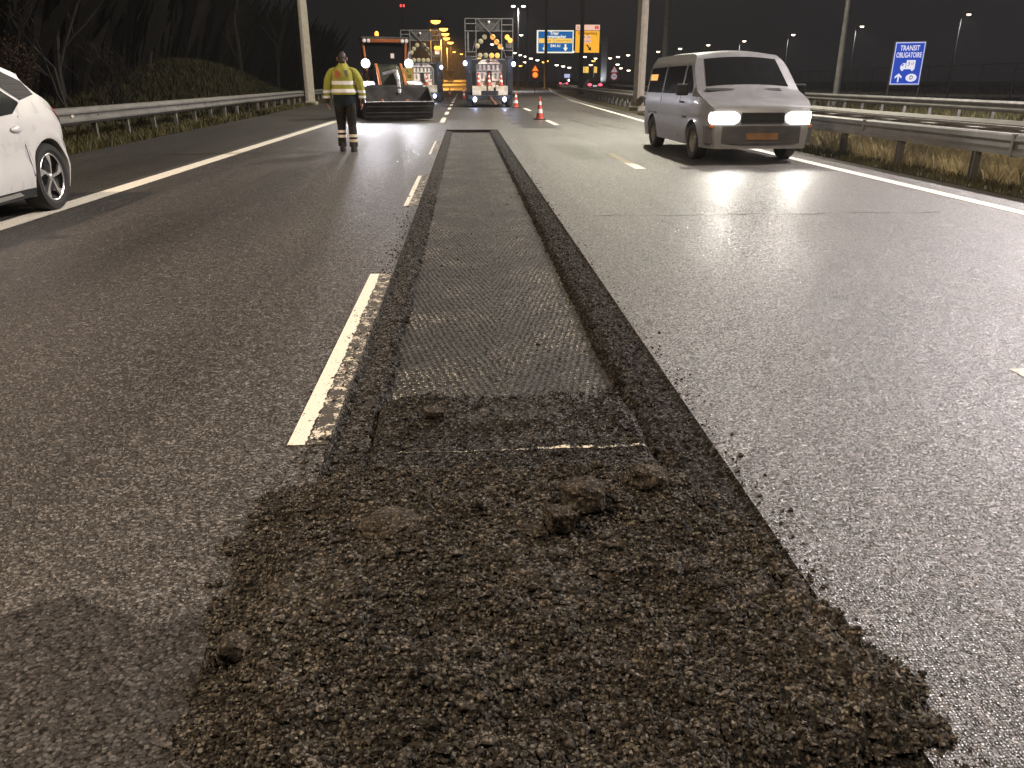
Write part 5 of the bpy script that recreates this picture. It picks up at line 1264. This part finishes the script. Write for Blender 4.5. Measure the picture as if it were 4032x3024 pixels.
# ================================================================== TREES AND BUSHES ON THE LEFT
def bare_tree(x, y, h, label, seed, stems=1, leaves=0, spread=.55, depth=5, m='bark'):
    r = random.Random(seed); z0 = bank_z(x, y) if x > -36 else 0
    t = thing('bare_tree' if stems == 1 else 'bush', label, 'tree' if stems == 1 else 'bush', (x, y, z0 - .05), 0, 'dark trees and bushes behind the left guard rail')
    tr_ = MB(); br_ = MB(); tips = []
    def grow(p, d, L, rad, k, mb):
        pts = [p]; q = p; dd = d
        for i in range(3):
            dd = (dd + Vector((r.uniform(-.18, .18), r.uniform(-.18, .18), r.uniform(-.05, .12)))).normalized(); q = q + dd * L / 3; pts.append(q)
        mb.tube(pts, [rad, rad * .86, rad * .74, rad * .6], 5 if rad > .03 else 3, False)
        if k == 0: tips.extend(pts[1:]); return
        for i in range(r.choice((2, 3, 3))):
            a = r.uniform(0, 2 * math.pi); nd = (dd + Vector((math.cos(a), math.sin(a), r.uniform(-.1, .5))) * r.uniform(.4, 1) * spread * 1.6).normalized()
            grow(pts[r.choice((1, 2, 3, 3))], nd, L * r.uniform(.55, .82), max(rad * .55, .006), k - 1, br_)
    for s in range(stems):
        d = Vector((r.uniform(-.1, .1), r.uniform(-.1, .1), 1)) if stems == 1 else Vector((r.uniform(-.7, .7), r.uniform(-.7, .7), 1))
        grow(Vector((r.uniform(-.3, .3), r.uniform(-.3, .3), 0)) if stems > 1 else Vector((0, 0, 0)), d.normalized(), h * .34, .012 * h + .02 if stems == 1 else .03, depth, tr_)
    tr_.build('trunk', M[m], t, 60); br_.build('branches', M[m], t, 60)
    if leaves:
        P = np.array([tips[i] for i in np.random.default_rng(seed).integers(0, len(tips), leaves)]) + rng.normal(0, .10, (leaves, 3))
        a = rng.normal(0, 1, (leaves, 3)); b = rng.normal(0, 1, (leaves, 3)); a /= np.linalg.norm(a, axis=1)[:, None]; b /= np.linalg.norm(b, axis=1)[:, None]
        s = rng.uniform(.02, .045, (leaves, 1)); V = np.stack([P - a * s, P + b * s * .6, P + a * s, P - b * s * .6], 1).reshape(-1, 3)
        o = np_mesh('leaves', V, np.arange(leaves * 4).reshape(-1, 4), M['deadleaf']); o.parent = t
bare_tree(-11.6, 20.5, 3.0, 'brown leafed bush right behind the white car', 3, 6, 9000, .7, 4)
bare_tree(-13.2, 20.0, 3.6, 'large brown leafed bush at the left picture edge', 5, 6, 9000, .7, 4)
bare_tree(-11.2, 24.0, 5.2, 'bare pale branched tree right of the brown bushes', 8, 1, 0, .6, 5)
bare_tree(-11.0, 27.0, 3.4, 'bare twiggy bush with long arching branches behind the guard rail', 12, 7, 0, .6, 4)
for i, (x, y, h, lb) in enumerate(((-17, 27, 10, 'tall dark bare tree behind the brown bushes'), (-15.5, 33, 11, 'tall dark bare tree left of the grassy bank'), (-19, 38, 12, 'tall dark bare tree deep behind the bank, left one'),
                                   (-16.5, 45, 11, 'tall dark bare tree on top of the grassy bank'), (-14.6, 56, 10, 'tall dark bare tree just left of the pale mast'), (-15, 68, 11, 'tall dark bare tree behind the pale mast'))):
    bare_tree(x, y, h, lb, 20 + i, 1, 0, .5, 5)

# ================================================================== NIGHT HAZE
hz = MB().box((0, 195, 24.5), (560, 440, 52))
m_, n_, p_ = new_mat('haze'); n_.nodes.remove(p_); pv = N(n_, 'ShaderNodeVolumePrincipled')
pv.inputs['Color'].default_value = (.9, .9, .92, 1); pv.inputs['Density'].default_value = HAZE; pv.inputs['Anisotropy'].default_value = .55
n_.links.new(pv.outputs[0], n_.nodes['Material Output'].inputs['Volume'])
tag(hz.build('haze', m_, smooth=0), 'thin night haze glowing faintly round the lamps', 'haze', kind='stuff')
